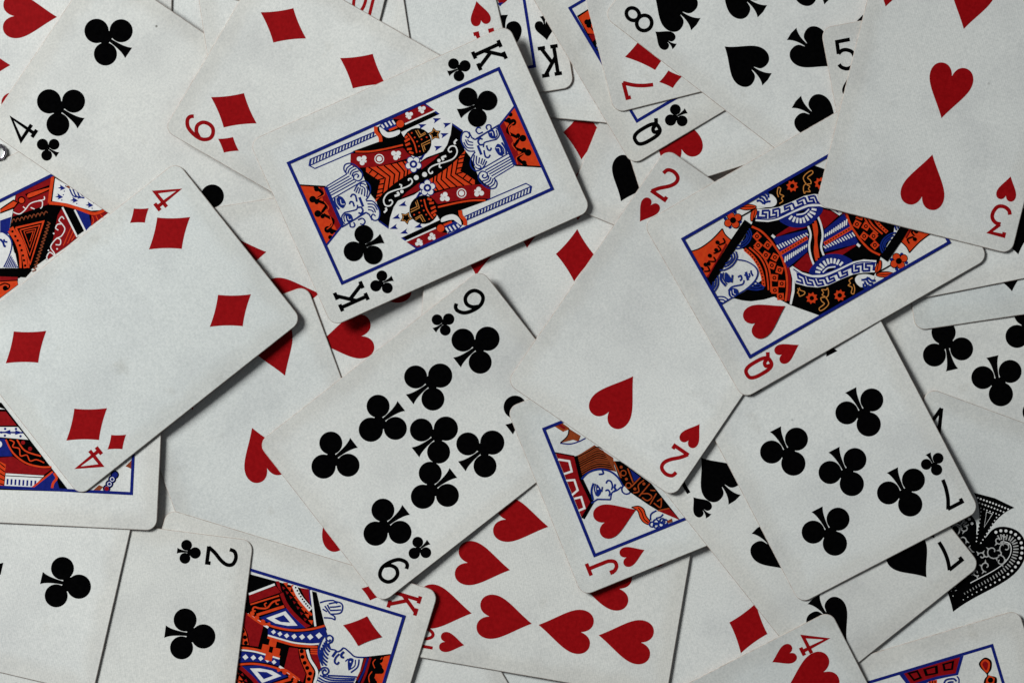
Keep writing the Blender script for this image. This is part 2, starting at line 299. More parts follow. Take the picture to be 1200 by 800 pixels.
# printed pictures: part, shape, colour, width, drawn at both ends, points in mm on the card
ART = {
 'KC': [
  ('robe','P','k',0.0,0,[-20.16,10.33,-19.45,-6.97,-15.04,-6.9,-15.72,-15.95,-15.32,-17.01,-12.21,-18.55,-10.42,-17.16,-7.71,-16.34,-4.84,-16.46,-1.73,-16.69,1.58,-15.83,5.42,-16.39,7.4,-17.86,20.03,-10.21,19.3,7.1,14.88,7.04,15.57,16.1,15.17,17.16,12.06,18.7,10.27,17.31,7.56,16.48,4.69,16.6,1.58,16.82,-1.72,15.97,-5.56,16.52,-7.53,17.99]),
  ('robe','L','b',0.53,1,[-20.16,10.33,-7.58,17.55]),
  ('robe','P','w',0.0,1,[-15.17,13.64,-11.09,15.91,-7.91,13.89,-5.43,11.6,-4.16,9.57,-4.53,4.17,-4.06,1.62,-5.8,0.35,-8.51,-0.48,-12.83,0.3,-14.97,0.09]),
  ('robe','P','r',0.0,1,[-20.01,-0.86,-20.05,9.93,-16.97,12.55,-16.98,2.46,-18.61,1.43]),
  ('robe','L','w',0.46,1,[-16.74,2.2,-16.75,12.6]),
  ('robe','C','w',0.6,1,[-18.89,5.26]),
  ('robe','C','w',0.6,1,[-18.13,4.35]),
  ('robe','C','w',0.6,1,[-19.36,4.17]),
  ('robe','P','w',0.0,1,[-18.8,4.59,-18.33,3.45,-18.9,3.36]),
  ('robe','C','w',0.6,1,[-18.91,9.65]),
  ('robe','C','w',0.6,1,[-18.14,8.75]),
  ('robe','C','w',0.6,1,[-19.37,8.56]),
  ('robe','P','w',0.0,1,[-18.81,8.99,-18.35,7.84,-18.92,7.76]),
  ('robe','P','b',0.0,1,[-13.78,13.31,-14.89,10.88,-13.92,11.18,-13.2,10.56]),
  ('robe','P','b',0.0,1,[-11.13,15.63,-12.25,13.21,-11.27,13.5,-10.55,12.88]),
  ('robe','P','b',0.0,1,[-8.54,13.59,-9.66,11.16,-8.68,11.46,-7.96,10.84]),
  ('robe','P','b',0.0,1,[-5.72,10.12,-6.83,7.7,-5.86,7.99,-5.14,7.37]),
  ('robe','P','b',0.0,1,[-13.93,8.4,-15.05,5.98,-14.07,6.27,-13.36,5.65]),
  ('robe','P','r',0.0,1,[-15.31,-16.86,-13.18,-12.42,-11.68,-7.24,-10.26,-1.45,-8.86,-0.61,-6.99,0.3,-6.68,-1.3,-7.26,-6.31,-8.39,-11.65,-10.28,-16.64,-12.33,-18.5]),
  ('robe','S','o',0.54,1,[-15.26,-15.43,-13.57,-11.66,-12.29,-6.97,-11.09,-1.01]),
  ('robe','C','w',0.77,1,[-12.69,-15.27]),
  ('robe','C','w',0.77,1,[-12.33,-13.79]),
  ('robe','C','w',0.77,1,[-11.21,-14.93]),
  ('robe','P','w',0.0,1,[-12.08,-14.66,-11.25,-13.33,-10.73,-13.85]),
  ('robe','C','w',0.77,1,[-9.9,-4.74]),
  ('robe','C','w',0.77,1,[-9.26,-3.37]),
  ('robe','C','w',0.77,1,[-8.39,-4.7]),
  ('robe','P','w',0.0,1,[-9.18,-4.27,-8.1,-3.12,-7.7,-3.74]),
  ('robe','L','w',0.3,1,[-9.57,-8.28,-9.02,-8.73,-8.76,-9.4,-8.87,-10.11,-9.33,-10.67,-10.0,-10.92,-10.71,-10.81,-11.26,-10.36,-11.52,-9.68,-11.41,-8.97,-10.95,-8.42,-10.28,-8.16,-9.57,-8.28]),
  ('robe','C','w',0.83,1,[-10.14,-9.54]),
  ('robe','P','o',0.0,1,[-9.34,-14.43,-9.07,-13.68,-7.97,-10.37,-6.94,-6.45,-6.27,-2.65,-5.24,-1.66,-4.24,-2.69,-2.2,-1.41,-1.89,-4.62,-1.12,-8.78,0.2,-13.02,1.71,-16.33,-0.28,-14.76,-2.5,-13.18,-3.72,-11.99,-5.11,-13.12,-8.13,-14.98]),
  ('robe','L','k',0.43,1,[-9.14,-13.65,-3.85,-10.32,0.22,-13.12]),
  ('robe','L','k',0.43,1,[-8.35,-11.23,-3.74,-8.76,-0.05,-11.1]),
  ('robe','L','k',0.43,1,[-7.67,-9.05,-3.75,-7.15,-1.07,-8.8]),
  ('robe','L','k',0.43,1,[-7.16,-6.93,-3.58,-5.47,-1.39,-6.9]),
  ('robe','L','k',0.43,1,[-6.88,-5.01,-3.35,-3.97,-1.46,-5.11]),
  ('robe','L','k',0.43,1,[-6.44,-3.16,-3.64,-2.67,-1.76,-3.81]),
  ('robe','L','k',0.4,1,[-7.97,-13.0,-7.26,-14.35]),
  ('robe','L','k',0.4,1,[-6.12,-11.79,-5.39,-13.43]),
  ('robe','L','k',0.4,1,[-4.02,-10.69,-4.29,-12.61]),
  ('robe','L','k',0.4,1,[-2.5,-11.22,-2.9,-13.09]),
  ('robe','L','k',0.4,1,[-1.1,-12.0,-1.6,-14.11]),
  ('robe','L','k',0.4,1,[-0.13,-12.79,-0.37,-14.96]),
  ('robe','L','k',0.4,1,[0.67,-14.26,0.49,-15.64]),
  ('robe','P','r',0.0,1,[-2.55,1.09,-3.66,3.49,-3.79,8.23,-2.93,6.23,-1.7,1.14]),
  ('robe','P','r',0.0,1,[3.57,-6.79,2.36,-0.68,3.21,-1.07,3.99,-2.59,3.84,-7.49]),
  ('orb','C','k',4.51,1,[-10.0,3.36]),
  ('orb','L','o',0.7,1,[-12.06,1.71,-11.79,-0.11]),
  ('orb','L','o',0.7,1,[-10.67,1.23,-10.64,-0.34]),
  ('orb','L','o',0.7,1,[-8.87,1.0,-9.35,-0.39]),
  ('orb','L','o',0.7,1,[-7.31,0.89,-8.3,-0.13]),
  ('orb','L','o',0.7,1,[-13.06,1.42,-12.75,0.49]),
  ('orb','S','o',0.43,1,[-13.74,1.87,-10.42,2.43,-7.07,1.95]),
  ('orb','L','g',0.24,1,[-13.6,4.45,-11.17,4.67,-11.37,6.96]),
  ('orb','L','g',0.24,1,[-13.45,5.11,-11.61,5.31,-11.86,7.03]),
  ('orb','L','g',0.24,1,[-9.05,7.44,-8.95,4.4,-6.41,4.08]),
  ('orb','L','g',0.24,1,[-8.32,7.11,-8.31,4.85,-6.76,4.74]),
  ('orb','C','o',0.27,1,[-13.37,3.03]),
  ('orb','C','o',0.27,1,[-11.72,3.31]),
  ('orb','C','o',0.27,1,[-10.25,3.47]),
  ('orb','C','o',0.27,1,[-8.67,3.4]),
  ('orb','C','o',0.27,1,[-7.1,2.99]),
  ('orb','C','o',0.27,1,[-10.29,5.01]),
  ('orb','C','o',0.27,1,[-10.24,6.74]),
  ('orb','P','k',0.0,1,[-10.29,11.59,-9.48,10.46,-8.1,10.25,-8.93,9.12,-8.71,7.75,-10.03,8.19,-11.27,7.54,-11.26,8.94,-12.25,9.92,-10.92,10.35]),
  ('orb','L','g',0.21,1,[-10.25,10.98,-9.66,10.17,-8.67,10.01,-9.27,9.2,-9.1,8.21,-10.06,8.53,-10.95,8.07,-10.94,9.07,-11.65,9.78,-10.7,10.08,-10.25,10.98]),
  ('flower','P','b',0.0,1,[-5.25,1.57,-5.85,4.47,-4.33,2.33]),
  ('flower','C','b',1.18,1,[-3.25,0.68]),
  ('flower','C','b',1.18,1,[-2.85,-1.09]),
  ('flower','C','b',1.18,1,[-4.42,-2.02]),
  ('flower','C','b',1.18,1,[-5.78,-0.82]),
  ('flower','C','b',1.18,1,[-5.06,0.85]),
  ('flower','C','w',0.89,1,[-3.25,0.68]),
  ('flower','C','w',0.89,1,[-2.85,-1.09]),
  ('flower','C','w',0.89,1,[-4.42,-2.02]),
  ('flower','C','w',0.89,1,[-5.78,-0.82]),
  ('flower','C','w',0.89,1,[-5.06,0.85]),
  ('flower','C','b',1.23,1,[-4.27,-0.48]),
  ('flower','C','w',0.54,1,[-4.27,-0.48]),
  ('robe','C','w',0.78,1,[-0.09,-1.39]),
  ('robe','C','w',0.54,1,[2.04,-7.27]),
  ('robe','S','w',0.43,1,[-0.13,-3.95,-0.64,-3.78,-0.44,-3.08,0.57,-3.04,1.2,-4.11,1.27,-6.05,0.81,-9.05,0.8,-11.68,2.04,-13.5,3.82,-13.77,4.56,-12.56,4.01,-11.37,3.12,-11.41,3.02,-12.15]),
  ('robe','S','w',0.43,1,[0.89,-7.04,0.21,-6.59,-0.3,-7.09]),
  ('robe','S','w',0.7,1,[1.57,-8.66,2.48,-8.58,2.41,-9.92]),
  ('robe','S','w',0.59,1,[4.58,-14.02,5.3,-14.05,5.77,-15.09]),
  ('sword','L','B',0.36,1,[-18.43,-6.98,-18.82,-29.3,-17.21,-30.41,-15.6,-29.15,-15.38,-15.96]),
  ('sword','L','B',0.36,1,[-17.1,-30.16,-17.21,-7.39]),
  ('sword','L','B',0.42,1,[-18.76,-29.04,-17.29,-30.05]),
  ('sword','L','B',0.42,1,[-18.75,-27.97,-17.29,-28.98]),
  ('sword','L','B',0.42,1,[-18.74,-26.91,-17.29,-27.9]),
  ('sword','L','B',0.42,1,[-18.73,-25.84,-17.3,-26.83]),
  ('sword','L','B',0.42,1,[-18.72,-24.77,-17.3,-25.76]),
  ('sword','L','B',0.42,1,[-18.7,-23.7,-17.3,-24.68]),
  ('sword','L','B',0.42,1,[-18.69,-22.64,-17.3,-23.61]),
  ('sword','L','B',0.42,1,[-18.68,-21.57,-17.31,-22.54]),
  ('sword','L','B',0.42,1,[-18.67,-20.5,-17.31,-21.46]),
  ('sword','L','B',0.42,1,[-18.66,-19.43,-17.31,-20.39]),
  ('sword','L','B',0.42,1,[-18.64,-18.36,-17.31,-19.31]),
  ('sword','L','B',0.42,1,[-18.63,-17.3,-17.31,-18.24]),
  ('sword','L','B',0.42,1,[-18.62,-16.23,-17.32,-17.16]),
  ('sword','L','B',0.42,1,[-18.6,-15.16,-17.32,-16.09]),
  ('sword','L','B',0.42,1,[-18.59,-14.09,-17.32,-15.01]),
  ('sword','L','B',0.42,1,[-18.58,-13.02,-17.32,-13.94]),
  ('sword','L','B',0.42,1,[-18.56,-11.95,-17.32,-12.86]),
  ('sword','L','B',0.42,1,[-18.55,-10.89,-17.32,-11.79]),
  ('sword','L','B',0.42,1,[-18.54,-9.82,-17.33,-10.71]),
  ('sword','L','B',0.42,1,[-18.52,-8.75,-17.33,-9.64]),
  ('sword','L','B',0.42,1,[-18.51,-7.68,-17.33,-8.56]),
  ('hand','P','B',0.0,1,[-19.41,-5.58,-20.03,-4.36,-19.9,-0.62,-18.18,-0.22,-17.09,-0.71,-17.25,-4.01]),
  ('hand','G','w',0.0,1,[-19.16,-5.48,-18.7,-4.96,-17.23,-4.16,-16.61,-3.71,-16.16,-2.3,-15.8,-0.12,-14.73,-0.54,-14.53,-2.3,-15.0,-4.28,-16.29,-5.46,-17.89,-5.77]),
  ('hand','L','w',0.54,1,[-19.6,-4.5,-18.37,-4.23]),
  ('hand','L','w',0.54,1,[-19.7,-3.28,-18.17,-3.01]),
  ('hand','L','w',0.54,1,[-19.67,-2.04,-18.07,-1.74]),
  ('hand','L','w',0.54,1,[-19.44,-0.88,-17.97,-0.61]),
  ('sword','L','o',0.7,1,[-17.03,-3.08,-16.97,-0.33]),
  ('sword','C','o',1.18,1,[-17.46,0.92]),
  ('sword','S','o',1.13,1,[-19.78,-6.41,-18.28,-6.97,-16.46,-6.5,-14.84,-6.93]),
  ('crown','P','o',0.0,1,[-12.93,-35.88,-9.08,-28.57,4.05,-28.62,7.84,-35.86]),
  ('crown','P','r',0.0,1,[-9.94,-30.11,-9.06,-28.52,4.07,-28.57,4.98,-30.73,-4.08,-31.1]),
  ('crown','S','k',0.91,1,[-10.64,-31.66,-7.46,-30.17,-6.31,-32.44,-3.81,-30.52,-1.86,-32.68,1.44,-30.54,3.51,-32.46,5.41,-30.81]),
  ('crown','C','k',0.8,1,[-9.53,-31.28]),
  ('crown','C','k',1.07,1,[-7.11,-33.71]),
  ('crown','C','k',0.67,1,[-5.78,-32.96]),
  ('crown','C','k',1.07,1,[-2.37,-34.08]),
  ('crown','C','k',0.67,1,[-0.98,-33.07]),
  ('crown','C','k',1.07,1,[3.42,-33.3]),
  ('crown','C','k',0.67,1,[4.7,-32.41]),
  ('crown','C','k',0.67,1,[5.94,-33.55]),
  ('crown','S','o',0.3,1,[-9.12,-29.31,-7.0,-29.79,-6.76,-32.53]),
  ('crown','S','o',0.3,1,[-5.05,-30.67,-2.54,-30.28,-1.76,-32.72]),
  ('crown','S','o',0.3,1,[0.09,-30.93,2.5,-31.43,3.22,-33.5]),
  ('crown','L','b',1.07,1,[-9.02,-28.42,4.17,-28.62]),
  ('crown','L','k',0.48,1,[-13.02,-35.96,-9.07,-28.4]),
  ('crown','L','b',0.61,1,[4.07,-28.57,7.89,-36.0]),
  ('hair','L','B',0.36,1,[-9.04,-28.15,-9.97,-20.73]),
  ('hair','L','B',0.36,1,[-8.3,-28.25,-9.1,-20.24]),
  ('hair','L','B',0.36,1,[-7.49,-28.41,-8.27,-19.88]),
  ('hair','L','B',0.36,1,[-6.68,-28.56,-7.51,-19.49]),
  ('hair','L','B',0.36,1,[-5.87,-28.7,-6.68,-19.14]),
  ('hair','L','B',0.36,1,[-4.71,-28.92,-5.83,-18.35]),
  ('hair','S','B',0.42,1,[-9.97,-20.73,-11.56,-21.03,-12.79,-20.19,-12.74,-18.75,-11.72,-17.46,-9.85,-16.54,-8.25,-16.24,-6.85,-17.02,-6.55,-18.32,-7.58,-19.32,-8.61,-19.0,-8.72,-17.93,-7.94,-17.63,-7.64,-18.27]),
  ('hair','S','B',0.38,1,[-10.66,-20.85,-11.67,-19.96,-12.09,-18.16]),
  ('hair','S','B',0.38,1,[-9.98,-20.43,-10.98,-19.4,-11.23,-17.68]),
  ('hair','S','B',0.38,1,[-9.34,-19.99,-10.22,-19.01,-10.35,-17.34]),
  ('hair','S','B',0.38,1,[-8.58,-19.6,-9.52,-18.74,-9.33,-17.01]),
  ('hair','S','B',0.42,1,[-4.17,-20.85,-5.31,-19.46,-5.85,-18.05,-5.56,-16.43,-3.92,-15.7,-2.35,-16.11,-0.86,-17.37,-0.15,-18.71]),
  ('hair','S','B',0.38,1,[-3.47,-20.58,-4.85,-19.08]),
  ('hair','S','B',0.38,1,[-2.9,-19.96,-4.39,-18.71]),
  ('hair','S','B',0.38,1,[-2.23,-19.24,-3.87,-18.21]),
  ('hair','S','B',0.38,1,[-1.43,-18.63,-3.3,-17.59,-4.3,-17.87,-4.82,-18.37,-5.46,-18.17,-5.17,-17.33,-4.36,-16.82]),
  ('hair','S','B',0.38,1,[-0.84,-18.11,-2.71,-16.92,-3.97,-16.79]),
  ('hair','S','B',0.42,1,[0.15,-18.7,1.14,-16.81,3.5,-16.11,5.42,-16.39,6.91,-17.64,6.66,-18.99,5.36,-19.28,4.8,-18.45,5.66,-17.96]),
  ('hair','S','B',0.38,1,[1.17,-18.72,2.18,-16.98,4.12,-16.68]),
  ('hair','S','B',0.38,1,[2.07,-18.98,2.9,-17.59,4.63,-17.5]),
  ('hair','S','B',0.38,1,[2.83,-19.26,3.66,-18.23,4.36,-18.11]),
  ('hair','S','B',0.38,1,[3.99,-24.51,3.44,-20.17,6.39,-19.46]),
  ('hair','S','B',0.38,1,[3.74,-20.16,4.54,-19.35]),
  ('face','G','B',0.0,1,[-4.77,-26.12,-3.99,-25.02,-2.09,-24.7,-1.27,-25.15,-0.72,-26.34,-2.18,-26.85,-3.58,-26.72]),
  ('face','S','w',0.21,1,[-3.47,-25.83,-2.15,-26.13,-1.67,-25.18]),
  ('face','S','B',0.59,1,[-4.7,-27.27,-3.18,-27.8,-0.84,-27.45]),
  ('face','S','B',0.34,1,[-4.47,-26.61,-2.88,-27.12,-1.13,-26.59]),
  ('face','S','B',0.56,1,[-0.99,-23.88,-1.59,-23.26,-1.12,-22.65,0.28,-22.79]),
  ('face','S','B',0.56,1,[-2.89,-22.68,-3.42,-21.77,-2.74,-21.05,-0.78,-21.43]),
  ('face','L','B',0.8,1,[-1.74,-20.13,1.4,-20.28]),
  ('face','S','B',0.56,1,[0.99,-21.85,1.32,-20.98,2.49,-20.86,3.08,-21.76,2.51,-22.39]),
  ('face','S','B',0.42,1,[0.16,-21.62,1.3,-22.48,1.15,-24.11,0.72,-26.25]),
  ('face','G','B',0.0,1,[1.2,-26.17,2.15,-24.7,4.19,-25.04,3.73,-26.73]),
  ('face','S','w',0.21,1,[2.2,-25.89,3.28,-26.09,3.49,-25.3]),
  ('face','S','B',0.38,1,[0.67,-26.23,1.44,-27.6,2.85,-28.03,4.01,-27.73]),
  ('face','S','B',0.34,1,[1.13,-26.0,1.81,-27.09,3.4,-27.46]),
  ('face','L','B',0.46,1,[4.53,-28.98,4.17,-26.05,3.45,-20.47]),
  ('face','S','B',0.42,1,[4.42,-26.16,5.45,-26.48,5.95,-25.68,5.52,-24.99,4.63,-25.03]),
  ('face','S','B',0.42,1,[4.55,-23.45,4.61,-22.01,5.85,-21.64,6.47,-22.56,5.89,-23.32]),
 ],
 'QH': [
  ('robe','P','k',0.0,0,[20.98,-10.96,21.44,3.56,21.21,5.84,16.67,8.11,17.93,11.4,14.65,14.81,10.38,21.86,8.52,20.76,5.97,20.06,1.89,19.92,-2.26,20.75,-5.54,22.01,-2.72,27.49,-2.48,31.67,-4.77,29.28,-6.33,27.09,-7.86,23.34,-8.65,20.08,-13.24,17.16,-15.64,15.14,-20.8,10.69,-21.27,-3.86,-21.04,-6.15,-16.49,-8.44,-17.76,-11.73,-14.48,-15.15,-10.2,-22.22,-8.34,-21.12,-5.78,-20.42,-1.7,-20.28,2.45,-21.09,5.73,-22.34,2.91,-27.83,2.67,-32.01,4.96,-29.61,6.52,-27.42,8.05,-23.66,8.84,-20.41,13.43,-17.47,15.82,-15.43]),
  ('collar','S','r',0.91,1,[0.43,11.13,-3.95,12.09,-8.09,14.0,-12.0,16.85]),
  ('collar','S','o',0.64,1,[13.84,15.27,11.1,13.44,7.45,12.43,3.84,12.03,0.72,11.96,-3.66,12.91,-7.81,14.82,-11.72,17.68]),
  ('collar','S','o',1.07,1,[8.82,20.75,5.44,19.68,1.62,19.46,-1.67,20.17,-4.27,21.28]),
  ('collar','C','k',0.25,1,[8.27,20.6]),
  ('collar','C','k',0.25,1,[7.37,20.25]),
  ('collar','C','k',0.25,1,[6.45,19.94]),
  ('collar','C','k',0.25,1,[5.47,19.73]),
  ('collar','C','k',0.25,1,[4.48,19.61]),
  ('collar','C','k',0.25,1,[3.49,19.5]),
  ('collar','C','k',0.25,1,[2.53,19.43]),
  ('collar','C','k',0.25,1,[1.48,19.48]),
  ('collar','C','k',0.25,1,[0.49,19.64]),
  ('collar','C','k',0.25,1,[-0.47,19.85]),
  ('collar','C','k',0.25,1,[-1.53,20.15]),
  ('collar','C','k',0.25,1,[-2.53,20.54]),
  ('collar','C','k',0.25,1,[-3.53,20.95]),
  ('collar','S','o',0.51,1,[8.55,19.2,4.41,17.87,0.46,17.96,-3.12,19.24,-5.97,20.56]),
  ('collar','S','o',0.51,1,[7.82,17.92,3.81,16.82,-0.05,17.08,-3.62,18.38,-6.98,20.15]),
  ('collar','P','o',0.0,1,[5.33,15.44,3.45,14.41,2.42,16.28,4.3,17.31]),
  ('collar','C','k',0.62,1,[3.87,15.86]),
  ('collar','C','o',0.3,1,[3.87,15.86]),
  ('collar','P','o',0.0,1,[1.67,15.7,0.03,14.31,-1.35,15.95,0.29,17.33]),
  ('collar','C','k',0.62,1,[0.16,15.82]),
  ('collar','C','o',0.3,1,[0.16,15.82]),
  ('collar','P','o',0.0,1,[-2.11,17.3,-3.36,15.55,-5.1,16.8,-3.86,18.54]),
  ('collar','C','k',0.62,1,[-3.61,17.05]),
  ('collar','C','o',0.3,1,[-3.61,17.05]),
  ('collar','P','o',0.0,1,[-5.58,19.25,-6.64,17.39,-8.5,18.46,-7.44,20.32]),
  ('collar','C','k',0.62,1,[-7.04,18.85]),
  ('collar','C','o',0.3,1,[-7.04,18.85]),
  ('collar','P','o',0.0,1,[3.37,13.4,1.55,12.28,0.43,14.1,2.25,15.22]),
  ('collar','C','k',0.62,1,[1.9,13.75]),
  ('collar','C','o',0.3,1,[1.9,13.75]),
  ('collar','P','o',0.0,1,[-0.8,14.41,-2.37,12.95,-3.83,14.51,-2.26,15.97]),
  ('collar','C','k',0.62,1,[-2.32,14.46]),
  ('collar','C','o',0.3,1,[-2.32,14.46]),
  ('collar','P','o',0.0,1,[-4.88,16.33,-6.04,14.52,-7.84,15.67,-6.68,17.48]),
  ('collar','C','k',0.62,1,[-6.36,16.0]),
  ('collar','C','o',0.3,1,[-6.36,16.0]),
  ('collar','P','o',0.0,1,[-8.2,18.81,-9.17,16.9,-11.08,17.87,-10.11,19.78]),
  ('collar','C','k',0.62,1,[-9.64,18.34]),
  ('collar','C','o',0.3,1,[-9.64,18.34]),
  ('collar','P','o',0.0,1,[11.67,14.63,9.6,14.09,9.07,16.16,11.14,16.7]),
  ('collar','C','k',0.62,1,[10.37,15.39]),
  ('collar','C','o',0.3,1,[10.37,15.39]),
  ('collar','P','o',0.0,1,[9.11,15.8,7.1,15.06,6.37,17.07,8.37,17.81]),
  ('collar','C','k',0.62,1,[7.74,16.43]),
  ('collar','C','o',0.3,1,[7.74,16.43]),
  ('collar','P','o',0.0,1,[7.68,13.31,5.71,12.47,4.87,14.44,6.84,15.28]),
  ('collar','C','k',0.62,1,[6.28,13.87]),
  ('collar','C','o',0.3,1,[6.28,13.87]),
  ('ribbon','P','b',0.0,1,[7.15,11.37,7.13,10.15,4.39,0.61,0.94,2.12,-1.65,4.05,-3.0,11.92,-1.39,11.77,2.61,11.5,4.7,11.38]),
  ('ribbon','L','w',0.4,1,[4.86,11.29,3.41,11.13]),
  ('ribbon','L','w',0.4,1,[4.75,10.41,3.35,10.23]),
  ('ribbon','L','w',0.4,1,[4.64,9.54,3.28,9.33]),
  ('ribbon','L','w',0.4,1,[4.53,8.66,3.21,8.43]),
  ('ribbon','L','w',0.4,1,[4.42,7.78,3.15,7.53]),
  ('ribbon','L','w',0.4,1,[4.31,6.91,3.08,6.62]),
  ('ribbon','L','w',0.4,1,[4.2,6.03,3.01,5.72]),
  ('ribbon','L','w',0.4,1,[4.1,5.15,2.94,4.82]),
  ('ribbon','L','w',0.4,1,[3.99,4.28,2.88,3.92]),
  ('ribbon','L','w',0.4,1,[3.88,3.4,2.81,3.02]),
  ('ribbon','L','w',0.4,1,[3.77,2.52,2.74,2.12]),
  ('ribbon','L','w',0.4,1,[3.66,1.65,2.68,1.22]),
  ('ribbon','L','w',0.43,1,[0.5,10.66,-1.02,11.78]),
  ('ribbon','L','w',0.43,1,[0.5,9.9,-0.95,10.97]),
  ('ribbon','L','w',0.43,1,[0.5,9.14,-0.87,10.16]),
  ('ribbon','L','w',0.43,1,[0.49,8.37,-0.8,9.36]),
  ('ribbon','L','w',0.43,1,[0.49,7.61,-0.73,8.55]),
  ('ribbon','L','w',0.43,1,[0.49,6.85,-0.66,7.75]),
  ('ribbon','L','w',0.43,1,[0.49,6.08,-0.59,6.94]),
  ('ribbon','L','w',0.43,1,[0.48,5.32,-0.51,6.13]),
  ('ribbon','L','w',0.43,1,[0.48,4.56,-0.44,5.33]),
  ('ribbon','L','w',0.43,1,[0.48,3.79,-0.37,4.52]),
  ('ribbon','L','w',0.43,1,[0.48,3.03,-0.3,3.72]),
  ('ribbon','L','o',1.18,1,[2.04,11.57,2.16,1.82]),
  ('ribbon','C','k',0.24,1,[2.03,10.75]),
  ('ribbon','C','k',0.24,1,[2.04,9.82]),
  ('ribbon','C','k',0.24,1,[2.05,8.89]),
  ('ribbon','C','k',0.24,1,[2.06,7.96]),
  ('ribbon','C','k',0.24,1,[2.07,7.03]),
  ('ribbon','C','k',0.24,1,[2.08,6.09]),
  ('ribbon','C','k',0.24,1,[2.09,5.16]),
  ('ribbon','C','k',0.24,1,[2.1,4.23]),
  ('ribbon','C','k',0.24,1,[2.11,3.3]),
  ('ribbon','C','k',0.24,1,[2.12,2.37]),
  ('ribbon','L','w',0.8,1,[8.4,11.12,7.24,10.71]),
  ('robe','P','r',0.0,1,[7.64,10.17,7.99,5.04,5.02,0.26,6.44,5.92,7.14,9.99]),
  ('robe','P','r',0.0,1,[-3.28,9.92,-1.92,4.21,-5.96,4.05,-7.66,6.56,-5.64,8.8]),
  ('ribbon','S','k',1.61,1,[5.45,-1.84,2.17,-0.59,-0.95,1.5,-5.06,2.92]),
  ('ribbon','S','w',0.62,1,[5.19,-0.15,2.47,0.48,-0.31,2.62,-3.34,3.79,-6.14,4.27]),
  ('ribbon','S','o',0.75,1,[5.49,-2.85,2.67,-1.86,-0.24,0.05,-5.05,1.98]),
  ('fan','G','b',0.0,1,[-7.71,6.9,-5.96,4.05,-5.35,-0.0,-6.21,-2.59,-8.16,-5.18,-11.25,-6.81,-11.44,-3.92,-11.07,0.49,-10.27,4.05]),
  ('fan','L','w',0.67,1,[-8.29,4.92,-9.28,3.73]),
  ('fan','L','w',0.67,1,[-7.31,3.95,-8.89,2.79]),
  ('fan','L','w',0.67,1,[-6.87,2.56,-8.68,1.99]),
  ('fan','L','w',0.67,1,[-6.65,1.11,-8.44,1.05]),
  ('fan','L','w',0.67,1,[-6.63,-0.25,-8.36,0.12]),
  ('fan','L','w',0.67,1,[-7.08,-1.42,-8.53,-0.71]),
  ('fan','L','w',0.67,1,[-7.82,-2.44,-9.08,-1.42]),
  ('fan','L','w',0.67,1,[-8.73,-3.38,-9.72,-1.98]),
  ('fan','L','w',0.67,1,[-9.95,-4.01,-10.43,-2.59]),
  ('fan','P','k',0.0,1,[-10.01,2.35,-9.57,0.86,-10.44,-1.1,-10.63,-0.07]),
  ('fan','S','w',0.43,1,[-9.68,3.03,-9.25,0.99,-10.1,-1.3]),
  ('key_band','P','w',0.0,1,[-3.33,10.26,-6.42,8.63,-8.83,6.3,-10.44,3.22,-11.04,-1.07,-11.5,-6.98,-12.51,-10.1,-14.74,-13.46,-17.72,-11.13,-16.11,-8.04,-14.98,-4.99,-14.38,-0.7,-14.01,3.71,-12.94,6.81,-10.91,9.66,-8.37,12.21]),
  ('key_band','S','b',0.38,1,[-4.07,10.59,-7.16,8.96,-9.56,6.63,-11.18,3.54,-11.78,-0.74,-12.23,-6.65,-13.25,-9.77,-15.48,-13.13]),
  ('key_band','L','b',0.65,1,[-7.92,11.71,-9.49,10.25,-8.27,9.91,-7.42,10.59,-6.12,10.16,-8.04,8.81,-10.41,9.34]),
  ('key_band','L','b',0.65,1,[-10.41,9.34,-11.66,7.68,-10.56,7.5,-9.88,8.32,-8.71,8.09,-10.23,6.38,-12.4,6.65]),
  ('key_band','L','b',0.65,1,[-12.4,6.65,-13.08,4.8,-12.1,4.67,-11.7,5.62,-10.64,5.49,-11.61,3.4,-13.5,3.66]),
  ('key_band','L','b',0.65,1,[-13.5,3.66,-13.75,1.04,-12.85,0.93,-12.71,2.28,-11.77,2.16,-12.12,-0.77,-13.89,-0.57]),
  ('key_band','L','b',0.65,1,[-13.89,-0.57,-14.23,-3.27,-13.35,-3.6,-13.18,-2.08,-12.27,-2.28,-12.61,-5.92,-14.45,-4.93]),
  ('key_band','L','b',0.65,1,[-14.45,-4.93,-15.07,-6.87,-14.15,-7.4,-13.82,-6.44,-12.87,-6.99,-13.58,-9.08,-15.48,-7.99]),
  ('key_band','L','b',0.65,1,[-15.48,-7.99,-16.44,-9.86,-15.58,-10.43,-15.0,-9.44,-14.06,-10.01,-15.43,-12.22,-17.06,-11.01]),
  ('robe','P','w',0.0,1,[-3.33,11.34,-3.22,10.19,-6.91,11.53,-10.56,13.77,-13.62,16.61,-13.05,16.96,-9.7,14.21,-6.75,12.36]),
  ('robe','P','o',0.0,1,[-16.23,8.58,-16.15,9.43,-16.88,9.9,-16.22,10.46,-16.4,11.3,-15.55,11.23,-15.08,11.95,-14.52,11.29,-13.68,11.48,-13.75,10.62,-13.03,10.15,-13.69,9.6,-13.51,8.76,-14.36,8.83,-14.83,8.1,-15.39,8.76]),
  ('robe','C','k',0.72,1,[-14.95,10.03]),
  ('robe','P','o',0.0,1,[-19.81,0.54,-19.74,1.39,-20.46,1.86,-19.8,2.42,-19.98,3.26,-19.13,3.19,-18.66,3.91,-18.11,3.25,-17.27,3.44,-17.34,2.58,-16.62,2.11,-17.27,1.56,-17.09,0.72,-17.95,0.79,-18.41,0.06,-18.97,0.72]),
  ('robe','C','k',0.72,1,[-18.54,1.99]),
